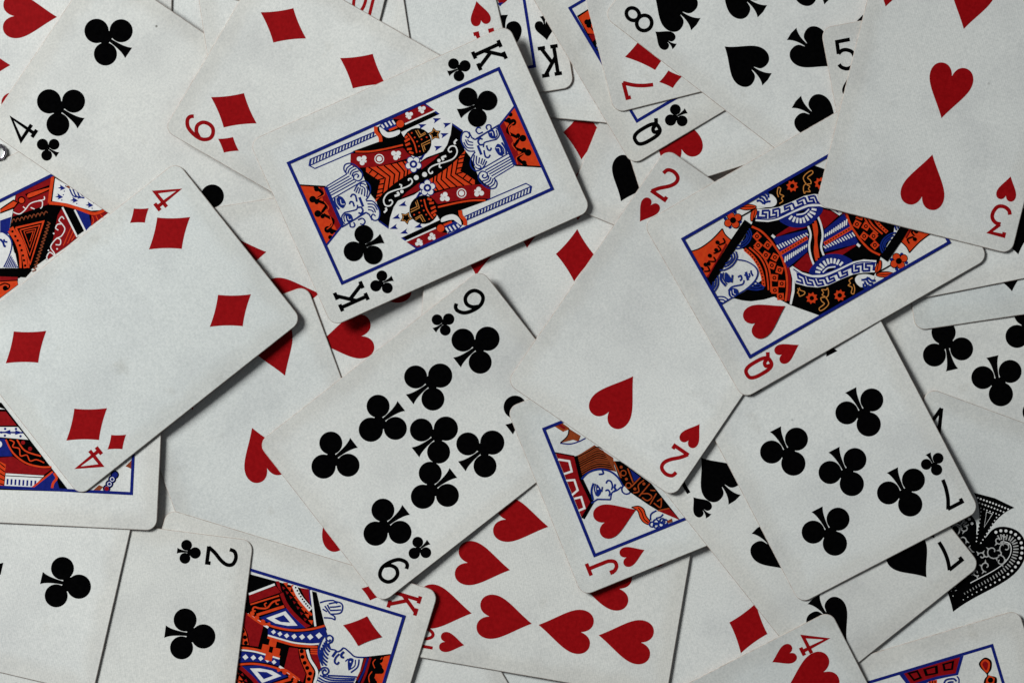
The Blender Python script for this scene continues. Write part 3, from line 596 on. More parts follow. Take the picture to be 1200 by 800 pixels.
  ('robe','S','g',0.3,1,[-14.52,4.16,-14.9,4.84,-14.24,6.0,-15.31,6.0,-15.7,6.69,-16.74,6.2,-16.31,7.5,-17.37,7.8,-18.46,7.5,-18.83,9.56,-19.72,9.61,-19.76,7.93,-19.13,6.34,-17.77,6.02,-17.11,6.1,-16.74,5.12,-15.62,4.39,-14.55,4.11]),
  ('robe','S','g',0.3,1,[-10.13,11.83,-11.03,11.88,-12.16,10.99,-12.72,11.62,-12.52,13.04,-11.69,12.88,-11.26,13.09,-10.76,12.35,-10.1,12.43]),
  ('robe','S','g',0.3,1,[-15.77,-4.22,-15.94,-2.9,-16.95,-2.78,-17.2,-1.87,-18.38,-2.58,-19.64,-1.55,-20.27,-2.11,-19.01,-3.14,-17.65,-3.46]),
  ('hand','G','w',0.0,1,[18.89,10.39,19.82,8.79,20.0,6.68,19.6,5.06,17.77,4.4,16.39,4.82,15.94,6.31,17.11,8.78]),
  ('hand','S','B',0.69,1,[20.07,10.03,19.47,8.99,18.13,8.52]),
  ('hand','S','B',0.69,1,[20.48,8.87,19.83,8.01,18.32,7.79]),
  ('hand','S','B',0.69,1,[20.83,7.6,20.13,6.92,18.57,6.88]),
  ('hand','S','B',0.69,1,[20.94,6.45,20.13,5.84,19.02,6.31]),
  ('hand','S','B',0.69,1,[18.36,8.38,18.05,6.87,17.64,6.33]),
  ('hand','S','B',0.69,1,[19.29,7.86,18.39,7.9,18.01,8.58]),
  ('flower','G','o',0.0,1,[21.06,16.24,20.66,13.23,18.99,11.11,18.31,11.8,19.42,14.55]),
  ('flower','G','o',0.0,1,[18.16,11.27,16.64,11.83,15.36,14.16,15.82,14.6,17.77,13.28]),
  ('flower','S','k',0.24,1,[20.8,15.62,20.04,13.59,18.71,11.58]),
  ('flower','S','k',0.24,1,[17.95,11.7,15.61,13.8]),
  ('flower','S','k',0.21,1,[21.06,16.24,20.66,13.23,18.99,11.11,18.31,11.8,19.42,14.55,21.06,16.24]),
  ('flower','S','k',0.21,1,[18.16,11.27,16.64,11.83,15.36,14.16,15.82,14.6,17.77,13.28,18.16,11.27]),
  ('flower','L','k',0.38,1,[18.23,11.29,18.26,16.82]),
  ('flower','C','b',0.54,1,[20.3,17.6]),
  ('flower','C','b',0.54,1,[20.11,21.25]),
  ('flower','C','b',0.54,1,[16.91,17.68]),
  ('flower','C','b',0.54,1,[17.06,21.29]),
  ('flower','C','k',1.31,1,[19.87,19.38]),
  ('flower','C','k',1.31,1,[18.46,17.72]),
  ('flower','C','k',1.31,1,[18.46,21.2]),
  ('flower','C','k',1.31,1,[16.97,19.4]),
  ('flower','C','o',1.07,1,[19.87,19.38]),
  ('flower','C','o',1.07,1,[18.46,17.72]),
  ('flower','C','o',1.07,1,[18.46,21.2]),
  ('flower','C','o',1.07,1,[16.97,19.4]),
  ('flower','C','k',0.97,1,[18.45,19.42]),
  ('crown','P','o',0.0,1,[16.56,35.9,16.02,32.82,16.48,28.24,17.72,23.68,15.75,23.73,13.43,22.9,9.06,30.32,5.91,36.12,10.72,36.46]),
  ('crown','S','k',0.4,1,[16.69,36.13,16.02,32.82,16.48,28.24,17.84,23.62]),
  ('crown','S','k',0.35,1,[17.84,23.62,15.75,23.73,13.31,22.96]),
  ('crown','P','k',0.0,1,[16.82,16.19,14.3,15.0,10.55,22.69,3.92,35.87,6.88,36.19,9.42,30.42,13.23,23.62]),
  ('crown','L','r',0.38,1,[13.18,24.88,6.94,35.22]),
  ('crown','C','k',0.62,1,[14.93,27.13]),
  ('crown','C','k',0.62,1,[13.04,28.67]),
  ('crown','C','k',0.62,1,[12.53,31.27]),
  ('crown','C','k',0.62,1,[10.52,32.87]),
  ('crown','C','k',0.62,1,[10.75,33.82]),
  ('crown','C','k',0.62,1,[10.19,35.53]),
  ('crown','S','k',0.43,1,[15.22,24.96,13.8,25.15,14.03,27.17]),
  ('crown','S','k',0.43,1,[13.93,27.54,12.37,27.5,12.51,29.89]),
  ('crown','S','k',0.43,1,[11.58,30.42,10.15,30.62,11.22,32.48]),
  ('crown','S','k',0.43,1,[9.96,33.5,8.53,33.7,9.1,35.23]),
  ('hair','S','B',0.46,1,[13.66,16.3,11.7,16.64,10.08,18.64,9.75,21.3,10.3,23.07]),
  ('hair','S','B',0.46,1,[13.32,17.04,11.92,17.29,10.69,18.91,10.44,20.9,10.81,22.08]),
  ('hair','S','B',0.46,1,[12.73,17.9,11.9,18.07,11.19,19.24,11.16,20.8]),
  ('hair','S','B',0.46,1,[9.63,23.52,7.69,24.16,6.34,26.63,6.33,29.41,6.99,30.73]),
  ('hair','S','B',0.46,1,[9.62,24.3,8.09,24.86,7.13,26.95,7.18,29.08]),
  ('hair','S','B',0.46,1,[9.37,25.21,8.3,25.76,7.82,27.17,7.86,28.23]),
  ('hair','S','B',0.46,1,[5.81,32.17,3.23,33.58,1.86,36.03]),
  ('hair','S','B',0.46,1,[5.29,33.15,3.63,34.28,2.8,36.05]),
  ('hair','S','B',0.46,1,[4.83,34.21,3.82,35.16,3.54,36.0]),
  ('hair','S','B',0.46,1,[0.39,36.04,-0.87,33.83,-2.6,32.97]),
  ('hair','S','B',0.46,1,[-0.55,36.12,-1.53,34.52,-2.74,33.91]),
  ('hair','S','B',0.46,1,[-1.45,36.16,-1.96,35.38,-2.66,34.85]),
  ('face','S','B',0.42,1,[7.12,24.34,5.37,22.25,3.02,20.82,1.02,20.57,-0.53,21.61,-1.73,23.84,-2.29,26.62,-2.37,29.44,-2.41,32.86,-2.5,35.84]),
  ('face','G','B',0.0,1,[5.54,29.55,4.02,29.03,2.41,29.18,2.38,30.59,3.82,30.84]),
  ('face','S','B',0.67,1,[5.98,30.84,4.16,31.97,1.8,31.62]),
  ('face','S','B',0.53,1,[3.76,28.04,1.8,29.47]),
  ('face','S','B',0.38,1,[5.88,30.13,4.29,31.13,2.1,31.06]),
  ('face','S','B',0.61,1,[2.23,26.88,2.22,25.9,1.18,26.12,0.96,26.92]),
  ('face','S','B',0.57,1,[0.49,25.66,-0.41,26.78,0.49,29.97,-0.03,31.65]),
  ('face','L','B',0.86,1,[2.47,23.91,-0.21,24.6]),
  ('face','L','B',0.54,1,[1.92,24.83,0.3,23.61]),
  ('face','S','B',0.53,1,[1.62,23.22,0.53,23.47]),
  ('face','S','B',0.61,1,[2.07,22.29,1.26,22.59,0.18,22.59]),
  ('face','G','B',0.0,1,[-0.03,31.65,0.19,30.14,-0.96,28.95,-2.42,29.63,-2.61,31.44,-1.55,32.22]),
  ('face','S','w',0.21,1,[-0.38,31.03,-1.65,31.5,-2.4,31.0]),
  ('face','S','w',0.21,1,[-0.29,30.11,-1.4,30.59,-2.08,30.21]),
  ('face','S','B',0.5,1,[-1.44,22.99,-3.02,22.11,-4.68,21.36]),
  ('face','S','B',0.5,1,[-1.44,22.99,-2.02,24.93,-2.29,26.62]),
  ('face','S','B',0.5,1,[-1.94,24.11,-2.72,23.17,-2.89,22.34]),
  ('face','S','B',0.5,1,[-2.21,25.04,-3.37,23.54,-3.93,21.86]),
  ('face','S','B',0.5,1,[-2.37,26.05,-4.02,23.91,-4.82,21.66]),
 ],
 'KD': [
  ('robe','P','k',0.0,0,[-20.33,7.89,-11.67,13.03,-10.11,14.34,-7.49,14.02,-5.27,13.15,-2.88,13.59,0.51,15.32,2.48,16.2,4.25,15.89,9.25,16.01,19.64,18.61,20.41,-8.02,11.78,-13.16,10.22,-14.48,7.6,-14.15,5.39,-13.29,3.0,-13.73,-0.39,-15.46,-2.36,-16.34,-4.13,-16.03,-9.13,-16.15,-19.54,-18.74]),
  ('robe','L','w',0.7,1,[-13.55,-12.31,-18.9,-5.39]),
  ('robe','P','r',0.0,1,[-13.26,-12.14,-18.48,-4.92,-17.06,-2.87,-10.96,-11.24]),
  ('robe','P','r',0.0,1,[-19.93,-5.42,-20.24,-4.39,-17.74,-2.94,-16.96,-2.28,-17.98,-3.99]),
  ('robe','L','o',0.48,1,[-10.63,-10.86,-15.88,-3.07]),
  ('robe','S','o',0.54,1,[-9.12,-8.73,-9.12,-9.65,-10.22,-9.43,-10.32,-7.83,-11.12,-5.55,-13.37,-4.42,-14.75,-2.45]),
  ('robe','S','o',0.4,1,[-11.34,-6.04,-11.99,-6.66,-12.62,-6.15]),
  ('robe','S','o',0.4,1,[-14.03,-3.64,-13.21,-3.11,-13.27,-2.43]),
  ('robe','L','o',0.86,1,[-8.02,-8.03,-13.14,-0.57]),
  ('robe','P','b',0.0,1,[-7.5,-6.98,-12.78,0.1,-8.71,7.91,-6.5,2.0,-6.43,-2.18]),
  ('robe','P','w',0.0,1,[-7.99,-4.89,-11.84,0.24,-8.59,5.2,-7.63,2.22,-7.23,-1.58]),
  ('robe','P','b',0.0,1,[-8.65,-2.43,-10.53,0.08,-8.83,2.75,-8.16,-0.18]),
  ('robe','S','r',1.18,1,[-16.86,-2.59,-14.06,-0.29,-11.51,3.28,-9.07,8.36]),
  ('robe','P','o',0.0,1,[-20.2,-3.12,-20.54,-1.55,-19.14,-1.54]),
  ('robe','P','r',0.0,1,[-18.97,-3.03,-18.77,-1.85,-18.06,-2.34]),
  ('robe','P','o',0.0,1,[-19.15,-1.62,-19.49,-0.05,-18.09,-0.04]),
  ('robe','P','r',0.0,1,[-17.92,-1.53,-17.72,-0.35,-17.01,-0.84]),
  ('robe','P','o',0.0,1,[-18.05,-0.11,-18.39,1.46,-16.99,1.47]),
  ('robe','P','r',0.0,1,[-16.82,-0.02,-16.62,1.16,-15.91,0.67]),
  ('robe','P','o',0.0,1,[-16.87,1.42,-17.21,3.0,-15.81,3.0]),
  ('robe','P','r',0.0,1,[-15.64,1.51,-15.44,2.69,-14.73,2.21]),
  ('robe','P','o',0.0,1,[-15.6,2.99,-15.93,4.56,-14.54,4.57]),
  ('robe','P','r',0.0,1,[-14.36,3.08,-14.16,4.26,-13.45,3.78]),
  ('robe','P','o',0.0,1,[-14.21,4.58,-14.55,6.16,-13.15,6.16]),
  ('robe','P','r',0.0,1,[-12.98,4.68,-12.78,5.86,-12.07,5.37]),
  ('robe','P','o',0.0,1,[-12.75,6.21,-13.09,7.78,-11.69,7.79]),
  ('robe','P','r',0.0,1,[-11.52,6.3,-11.32,7.48,-10.61,6.99]),
  ('robe','P','o',0.0,1,[-11.24,7.84,-11.58,9.42,-10.18,9.42]),
  ('robe','P','r',0.0,1,[-10.01,7.94,-9.81,9.12,-9.1,8.63]),
  ('robe','S','o',0.7,1,[-20.27,-0.15,-17.32,2.14,-14.87,5.12,-13.06,8.58]),
  ('robe','S','w',1.5,1,[-20.28,0.63,-18.01,2.58,-16.23,4.99,-14.54,7.74]),
  ('robe','C','k',0.3,1,[-19.83,1.19]),
  ('robe','C','k',0.3,1,[-19.06,1.98]),
  ('robe','C','k',0.3,1,[-18.31,2.77]),
  ('robe','C','k',0.3,1,[-17.62,3.54]),
  ('robe','C','k',0.3,1,[-16.98,4.29]),
  ('robe','C','k',0.3,1,[-16.41,5.02]),
  ('robe','C','k',0.3,1,[-15.91,5.73]),
  ('robe','C','k',0.3,1,[-15.46,6.43]),
  ('robe','C','k',0.3,1,[-15.03,7.12]),
  ('robe','P','r',0.0,1,[-20.17,2.57,-20.54,5.37,-16.28,6.99,-17.78,4.75]),
  ('robe','L','b',0.61,1,[-20.56,5.59,-16.11,7.35]),
  ('robe','L','w',0.62,1,[-20.45,5.98,-10.04,10.61]),
  ('robe','S','o',0.64,1,[-7.54,-9.79,-6.32,-5.5,-6.11,-0.68,-6.89,4.68,-8.84,9.69,-11.08,13.4]),
  ('robe','L','w',0.7,1,[-7.48,-10.89,-6.92,-9.04,-5.29,-3.37]),
  ('robe','P','b',0.0,1,[-5.25,-3.5,-5.31,0.12,-6.2,4.89,-8.14,9.9,-10.65,13.54,-8.61,14.94,-6.77,13.67,-5.27,13.15,-4.55,10.99,-3.61,5.67,-3.16,0.21,-3.2,-2.88]),
  ('robe','P','w',0.0,1,[-4.38,-2.2,-5.19,-1.55,-4.64,-0.71,-3.77,-1.31]),
  ('robe','P','w',0.0,1,[-4.4,-0.13,-5.23,0.54,-4.67,1.41,-3.76,0.79]),
  ('robe','P','w',0.0,1,[-4.46,2.03,-5.36,2.74,-4.77,3.67,-3.8,3.01]),
  ('robe','P','w',0.0,1,[-4.9,4.28,-5.86,5.02,-5.23,6.02,-4.2,5.33]),
  ('robe','P','w',0.0,1,[-5.45,6.66,-6.48,7.44,-5.82,8.5,-4.72,7.77]),
  ('robe','P','w',0.0,1,[-6.17,9.04,-7.27,9.86,-6.57,10.99,-5.41,10.22]),
  ('robe','P','w',0.0,1,[-7.36,11.48,-8.55,12.35,-7.81,13.58,-6.55,12.76]),
  ('robe','S','w',0.51,1,[-2.99,-2.82,-3.03,1.65,-3.18,5.81,-4.12,10.56,-5.06,13.21]),
  ('robe','S','o',0.75,1,[-2.39,-2.77,-2.34,2.14,-2.56,6.55,-4.0,13.11]),
  ('robe','P','o',0.0,0,[-2.14,-1.87,-2.31,0.42,-0.02,0.59,0.15,-1.7]),
  ('robe','P','o',0.0,0,[0.06,-3.59,-0.12,-1.29,2.18,-1.12,2.35,-3.42]),
  ('robe','P','o',0.0,0,[0.11,-0.07,-0.06,2.22,2.23,2.4,2.4,0.1]),
  ('robe','P','o',0.0,0,[2.37,-1.82,2.2,0.48,4.5,0.65,4.67,-1.65]),
  ('robe','P','r',0.0,1,[-1.3,4.69,-1.82,7.34,1.35,8.86,5.15,12.02,7.96,11.98,7.02,8.62,5.31,5.02]),
  ('robe','P','o',0.0,1,[-1.64,7.67,-2.1,9.63,0.22,10.75,3.6,14.35,7.69,14.7,7.98,12.83,5.05,12.36,1.71,9.53]),
  ('robe','C','k',0.64,1,[-1.28,8.76]),
  ('robe','C','k',0.64,1,[0.31,9.52]),
  ('robe','C','k',0.64,1,[1.91,10.71]),
  ('robe','C','k',0.64,1,[3.22,11.94]),
  ('robe','C','k',0.64,1,[4.61,13.34]),
  ('robe','C','k',0.64,1,[6.39,13.46]),
  ('robe','S','w',0.8,1,[-2.29,10.27,0.38,12.06,3.36,15.15,7.17,15.52]),
  ('robe','P','r',0.0,1,[-2.48,11.33,-3.1,13.39,-1.6,13.98,1.97,16.04,2.73,15.57,-0.5,12.21]),
  ('robe','L','o',0.43,1,[-2.72,11.21,-3.23,13.35]),
  ('robe','L','o',0.43,1,[-2.08,11.4,-2.59,13.54]),
  ('robe','L','o',0.43,1,[-1.44,11.59,-1.95,13.73]),
  ('robe','S','o',0.7,1,[6.83,3.24,5.83,5.18,6.59,8.21,7.5,10.72]),
  ('robe','C','o',0.7,1,[6.61,5.55]),
  ('robe','C','o',0.7,1,[7.29,7.72]),
  ('robe','C','o',0.7,1,[8.15,9.52]),
  ('hand','S','B',0.46,1,[-17.5,9.81,-18.62,11.49,-19.38,13.5,-19.3,14.36,-19.32,16.09,-18.48,16.99,-16.79,17.14,-15.87,16.24,-15.04,13.97]),
  ('hand','S','B',0.46,1,[-17.96,12.53,-18.89,14.21,-18.87,15.05]),
  ('hand','S','B',0.46,1,[-17.1,13.21,-17.69,14.85,-18.43,16.36]),
  ('hand','S','B',0.46,1,[-16.1,13.51,-16.66,15.16,-17.3,16.79]),
  ('hand','S','B',0.46,1,[-13.38,12.37,-13.89,14.6,-13.78,15.81,-14.66,15.49,-14.95,14.61,-15.04,13.97]),
  ('hand','S','B',0.46,1,[-16.97,11.57,-15.65,13.23,-15.13,13.8]),
  ('hand','S','B',0.46,1,[-17.59,12.22,-16.39,13.34]),
  ('hand','S','B',0.46,1,[-15.88,11.2,-15.44,12.73]),
  ('hair','S','B',0.5,1,[-8.48,14.97,-7.49,14.02,-5.13,13.61,-2.66,13.8,-0.73,14.8,1.1,16.34]),
  ('hair','S','B',0.53,1,[-4.52,17.15,-5.92,16.22,-6.94,16.98,-8.2,16.82,-8.62,15.69,-7.89,14.87,-6.99,15.12,-6.84,16.03,-7.49,16.31]),
  ('hair','S','B',0.57,1,[-6.66,14.97,-5.41,15.91,-4.49,17.22]),
  ('hair','S','B',0.57,1,[-6.01,14.69,-4.53,15.81,-3.68,17.13]),
  ('hair','S','B',0.57,1,[-5.25,14.47,-3.51,15.64,-2.53,17.05]),
  ('hair','S','B',0.57,1,[-4.22,14.31,-2.36,15.57,-1.42,17.25]),
  ('hair','S','B',0.57,1,[-3.46,14.12,-1.26,15.62,-0.36,17.43]),
  ('hair','S','B',0.57,1,[-2.47,14.08,-0.41,15.6,0.7,17.47]),
  ('hair','S','B',0.53,1,[2.87,16.03,1.82,16.55,1.43,17.83,2.28,18.71,3.48,18.18,3.57,17.22,2.84,16.86,2.13,17.35,2.56,17.96]),
  ('hair','S','B',0.5,1,[3.6,18.77,2.54,22.93,1.39,27.62]),
  ('hair','S','B',0.5,1,[3.99,17.21,3.91,20.54,2.07,27.32]),
  ('hair','S','B',0.5,1,[4.24,16.39,4.68,20.22,2.66,27.22]),
  ('hair','S','B',0.5,1,[5.07,16.14,5.52,19.64,3.36,27.15]),
  ('hair','S','B',0.5,1,[5.91,15.97,6.17,19.55,4.01,27.01]),
  ('face','S','B',0.46,1,[-4.52,17.15,-4.7,18.64,-4.39,19.49,-5.07,20.34,-6.13,21.14,-5.29,23.36,-4.53,25.27,-5.26,28.4,-5.88,29.89]),
  ('face','L','B',0.7,1,[-4.41,19.09,-2.39,18.41]),
  ('face','S','B',0.56,1,[-3.93,20.27,-2.44,19.52,-1.07,19.6,-0.65,20.51,-1.52,20.91]),
  ('face','S','B',0.69,1,[-5.0,21.48,-4.0,20.95,-3.24,21.23,-3.28,22.0]),
  ('face','G','B',0.0,1,[-3.21,23.43,-3.59,25.13,-0.77,25.06,-0.01,24.4]),
  ('face','C','w',0.24,1,[-2.58,24.37]),
  ('face','S','B',0.42,1,[-3.62,25.68,-1.62,26.01,0.11,24.49]),
  ('face','S','B',0.54,1,[-4.08,26.74,-1.63,26.98,0.66,25.44]),
  ('face','L','B',0.46,1,[-2.17,22.76,-3.21,23.43]),
  ('crown','P','k',0.0,1,[-5.05,27.91,-5.93,29.88,-8.45,35.77,1.42,36.3,4.1,27.46,0.26,28.11]),
  ('crown','L','r',0.59,1,[-5.06,28.6,-1.25,28.5,2.29,27.89]),
  ('crown','L','b',0.59,1,[-5.27,29.29,-0.93,29.29,2.9,28.63]),
  ('crown','L','r',0.7,1,[-5.64,30.02,-0.62,30.09,2.85,29.74]),
  ('crown','P','o',0.0,1,[-7.29,34.08,-8.15,35.72,1.42,36.3,2.43,32.97,1.78,32.35,-0.11,33.04,-1.22,32.98,-1.61,34.26,-4.15,34.33,-4.94,33.26]),
  ('crown','C','k',1.07,1,[-5.84,32.98]),
  ('crown','C','k',0.8,1,[-5.17,32.63]),
  ('crown','C','k',1.21,1,[-2.94,33.58]),
  ('crown','C','k',0.94,1,[-2.62,34.38]),
  ('crown','C','k',0.8,1,[-2.06,33.01]),
  ('crown','C','k',1.07,1,[1.11,32.71]),
  ('crown','C','k',0.8,1,[1.43,33.5]),
  ('crown','S','o',0.3,1,[-5.63,31.65,-4.32,31.21,-2.9,32.25]),
  ('crown','S','o',0.3,1,[-1.67,31.73,0.16,31.22,1.89,31.97]),
  ('crown','S','o',0.3,1,[-6.84,33.52,-6.04,33.2]),
  ('crown','L','k',0.4,1,[-5.89,29.94,-8.44,35.83]),
 ],
 'JH': [
  ('banner','P','n',0.0,0,[21.15,32.8,21.73,30.46,18.6,28.43,18.18,30.68]),
  ('banner','L','q',0.43,0,[20.72,32.11,18.46,30.42,18.42,28.56]),
  ('banner','P','r',0.0,0,[21.0,30.64,19.12,29.43,18.83,30.13,20.77,31.51]),
  ('banner','P','n',0.0,0,[18.44,28.61,14.96,26.05,13.55,27.35,14.75,28.74,15.26,32.87,16.39,29.96]),
  ('banner','L','q',0.21,0,[17.91,28.71,15.65,29.91]),
  ('banner','L','q',0.21,0,[17.46,28.4,15.38,29.52]),
  ('banner','L','q',0.21,0,[17.02,28.08,15.11,29.14]),
  ('banner','L','q',0.21,0,[16.58,27.77,14.84,28.76]),
  ('banner','L','q',0.21,0,[16.13,27.46,14.57,28.38]),
  ('banner','L','q',0.21,0,[15.69,27.15,14.3,28.0]),
  ('banner','L','q',0.21,0,[15.25,26.83,14.03,27.61]),
  ('banner','S','b',0.42,0,[15.26,32.87,13.86,30.11,13.55,27.35,13.72,24.91]),
  ('banner','S','k',0.35,0,[18.44,28.61,16.51,29.9,15.31,32.85]),
  ('hair','P','n',0.0,0,[9.63,29.65,9.82,27.98,10.7,23.15,4.82,19.17,2.19,19.8,0.33,19.83,1.68,21.74,2.6,23.67,3.46,27.37,2.5,30.93,6.4,30.23]),
  ('hair','S','k',0.32,0,[9.16,29.55,9.54,25.5,9.88,22.76,8.56,21.27]),
  ('hair','S','k',0.32,0,[8.56,29.68,8.96,25.66,9.22,22.91,7.85,21.21]),
  ('hair','S','k',0.32,0,[7.96,29.8,8.37,25.82,8.56,23.06,7.15,21.14]),
  ('hair','S','k',0.32,0,[7.36,29.93,7.79,25.99,7.9,23.21,6.45,21.08]),
  ('hair','S','k',0.32,0,[6.76,30.05,7.21,26.15,7.24,23.36,5.74,21.02]),
  ('hair','S','k',0.32,0,[6.16,30.18,6.62,26.31,6.58,23.51,5.04,20.96]),
  ('hair','S','k',0.32,0,[5.57,30.3,6.04,26.47,5.92,23.66,4.34,20.89]),
  ('hair','S','k',0.32,0,[4.97,30.43,5.46,26.64,5.26,23.82,3.63,20.83]),
  ('hair','S','k',0.32,0,[4.37,30.56,4.87,26.8,4.6,23.97,2.93,20.77]),
  ('hair','S','k',0.32,0,[3.77,30.68,4.29,26.96,3.93,24.12,2.23,20.71]),
  ('hair','S','k',0.32,0,[3.17,30.81,3.71,27.13,3.27,24.27,1.52,20.64]),
  ('hair','S','q',0.12,0,[8.62,29.55,9.01,25.67,9.13,22.71,7.73,21.12]),
  ('hair','S','q',0.12,0,[7.88,29.7,8.29,25.87,8.32,22.91,6.88,21.06]),
  ('hair','S','q',0.12,0,[7.15,29.85,7.57,26.07,7.52,23.11,6.03,21.01]),
  ('hair','S','q',0.12,0,[6.42,30.0,6.85,26.27,6.72,23.3,5.18,20.95]),
  ('hair','S','q',0.12,0,[5.69,30.16,6.13,26.47,5.91,23.5,4.33,20.9]),
  ('hair','S','q',0.12,0,[4.95,30.31,5.41,26.67,5.11,23.7,3.48,20.85]),
  ('hair','S','q',0.12,0,[4.22,30.46,4.69,26.87,4.31,23.9,2.63,20.79]),
  ('hair','S','q',0.12,0,[3.49,30.61,3.97,27.07,3.5,24.1,1.78,20.74]),
  ('crown','P','r',0.0,0,[12.95,35.38,9.76,30.32,2.73,31.13,-5.86,30.56,-9.12,35.34]),
  ('crown','L','k',0.38,0,[13.18,35.58,9.83,30.29]),
  ('crown','L','k',1.13,0,[9.73,29.9,2.38,30.98,-5.62,30.46,-9.22,35.09]),
  ('crown','L','w',0.64,0,[10.79,35.39,8.99,32.36,5.71,32.82,5.87,35.35]),
  ('crown','L','w',0.64,0,[3.69,35.65,2.93,33.07,-0.44,33.28,-1.23,35.62]),
  ('crown','L','w',0.64,0,[-2.52,35.27,-2.83,33.08,-6.45,33.39,-6.49,35.43]),
  ('face','S','B',0.61,0,[2.33,30.86,3.46,27.95,3.03,24.37,1.2,21.64,-1.43,20.1,-4.29,19.61]),
  ('face','S','B',0.54,0,[2.65,23.8,1.41,23.93,1.69,25.34]),
  ('face','S','B',0.64,0,[-0.26,27.86,-2.3,29.4,-5.02,29.93]),
  ('face','S','B',0.38,0,[-0.67,27.36,-2.15,28.34,-4.24,28.51]),
  ('face','G','B',0.0,0,[-0.93,27.06,-3.05,26.47,-4.21,27.15,-4.61,28.32,-3.09,28.14]),
  ('face','C','w',0.24,0,[-2.46,27.22]),
  ('face','S','B',0.46,0,[-2.34,25.73,-3.74,26.52]),
  ('face','S','B',0.56,0,[-1.85,24.23,-1.22,23.48,-1.74,22.63,-3.28,22.67,-4.4,23.47]),
  ('face','S','B',0.56,0,[-3.88,25.34,-3.95,24.44,-4.96,24.22,-5.88,24.93]),
  ('face','L','B',0.7,0,[-3.09,21.58,-4.01,22.3,-4.9,22.08,-5.1,23.03]),
  ('face','S','B',0.5,0,[-4.58,20.16,-5.1,21.87,-5.21,23.59,-7.03,24.82]),
  ('face','L','B',0.5,0,[-7.03,24.82,-5.38,28.63,-5.81,30.83]),
  ('face','L','B',0.46,0,[-6.47,17.63,-7.08,18.1,-7.39,18.81,-7.29,19.58,-6.83,20.2,-6.11,20.51,-5.34,20.41,-4.73,19.95,-4.42,19.23,-4.52,18.46,-4.98,17.84,-5.7,17.54,-6.47,17.63]),
  ('collar','P','k',0.0,0,[3.83,19.57,2.98,17.46,-7.07,11.12,-21.19,6.96,-15.5,12.51,-13.02,14.39,-7.1,18.35,-4.07,19.43,-0.69,19.8]),
  ('collar','L','q',0.43,0,[3.73,19.32,-1.96,19.16]),
  ('collar','L','q',0.4,0,[0.02,16.19,-4.85,16.28]),
  ('collar','L','q',0.4,0,[-5.74,17.28,-4.09,13.52]),
  ('collar','P','b',0.0,0,[-0.53,15.55,-3.91,13.59,-4.6,15.84]),
  ('collar','P','r',0.0,0,[-15.75,12.46,-16.7,8.66,-21.19,6.96]),
  ('collar','L','q',0.32,0,[-1.17,17.19,-1.52,17.46,-1.69,17.87,-1.64,18.31,-1.37,18.66,-0.96,18.84,-0.52,18.78,-0.17,18.52,0.0,18.11,-0.05,17.67,-0.32,17.31,-0.73,17.14,-1.17,17.19]),
  ('collar','L','q',0.32,0,[-5.36,17.16,-5.71,17.42,-5.89,17.83,-5.83,18.27,-5.57,18.63,-5.16,18.8,-4.72,18.75,-4.37,18.48,-4.19,18.07,-4.25,17.63,-4.51,17.28,-4.92,17.1,-5.36,17.16]),
  ('collar','C','q',0.48,0,[1.14,17.91]),
  ('collar','C','q',0.48,0,[-2.93,17.82]),
  ('collar','C','q',0.48,0,[-6.78,16.49]),
  ('collar','C','q',0.48,0,[-6.35,13.28]),
  ('collar','S','q',0.38,0,[-7.7,17.44,-7.98,15.67,-6.07,15.04,-5.28,12.85]),
  ('collar','S','q',0.38,0,[-9.44,16.12,-6.97,11.51]),
  ('collar','S','q',0.38,0,[-9.0,14.93,-9.8,13.09,-11.17,12.54,-11.63,14.26,-10.11,15.38]),
  ('collar','S','q',0.38,0,[-13.02,13.87,-10.62,10.76]),
  ('collar','S','q',0.38,0,[-13.09,12.63,-15.16,11.21,-12.54,9.86]),
  ('collar','S','q',0.38,0,[-15.75,12.46,-16.46,8.71]),
  ('collar','S','q',0.38,0,[-8.96,12.17,-9.68,10.73]),
  ('collar','S','q',0.38,0,[-12.98,11.48,-12.73,9.94]),
  ('leaf','G','o',0.0,0,[-11.71,19.64,-12.14,17.5,-13.6,16.36,-15.88,16.42,-17.87,15.92,-18.71,16.69,-17.44,17.91,-15.68,18.36,-13.4,18.3]),
  ('leaf','S','k',0.3,0,[-11.71,19.64,-12.14,17.5,-13.6,16.36,-15.88,16.42,-17.87,15.92,-18.71,16.69,-17.44,17.91,-15.68,18.36,-13.4,18.3,-11.71,19.64]),
  ('leaf','S','k',0.3,0,[-12.63,17.7,-14.39,17.26,-16.67,17.31,-18.16,16.47]),
  ('hand','S','B',0.46,0,[-17.69,15.65,-15.97,14.78,-15.57,12.77]),
  ('hand','S','B',0.46,0,[-17.39,11.25,-17.88,12.32,-17.73,13.84]),
  ('hand','L','B',0.46,0,[-19.36,14.94,-19.69,15.19,-19.85,15.57,-19.8,15.98,-19.55,16.31,-19.17,16.48,-18.76,16.43,-18.43,16.18,-18.27,15.79,-18.32,15.38,-18.57,15.05,-18.95,14.89,-19.36,14.94]),
  ('hand','L','B',0.46,0,[-20.1,13.94,-20.44,14.19,-20.6,14.57,-20.55,14.99,-20.3,15.32,-19.92,15.48,-19.5,15.43,-19.17,15.18,-19.01,14.8,-19.06,14.38,-19.31,14.05,-19.69,13.89,-20.1,13.94]),
  ('hand','L','B',0.46,0,[-20.46,12.35,-20.79,12.6,-20.95,12.98,-20.9,13.4,-20.65,13.73,-20.27,13.89,-19.86,13.84,-19.53,13.59,-19.36,13.21,-19.42,12.79,-19.66,12.46,-20.05,12.3,-20.46,12.35]),
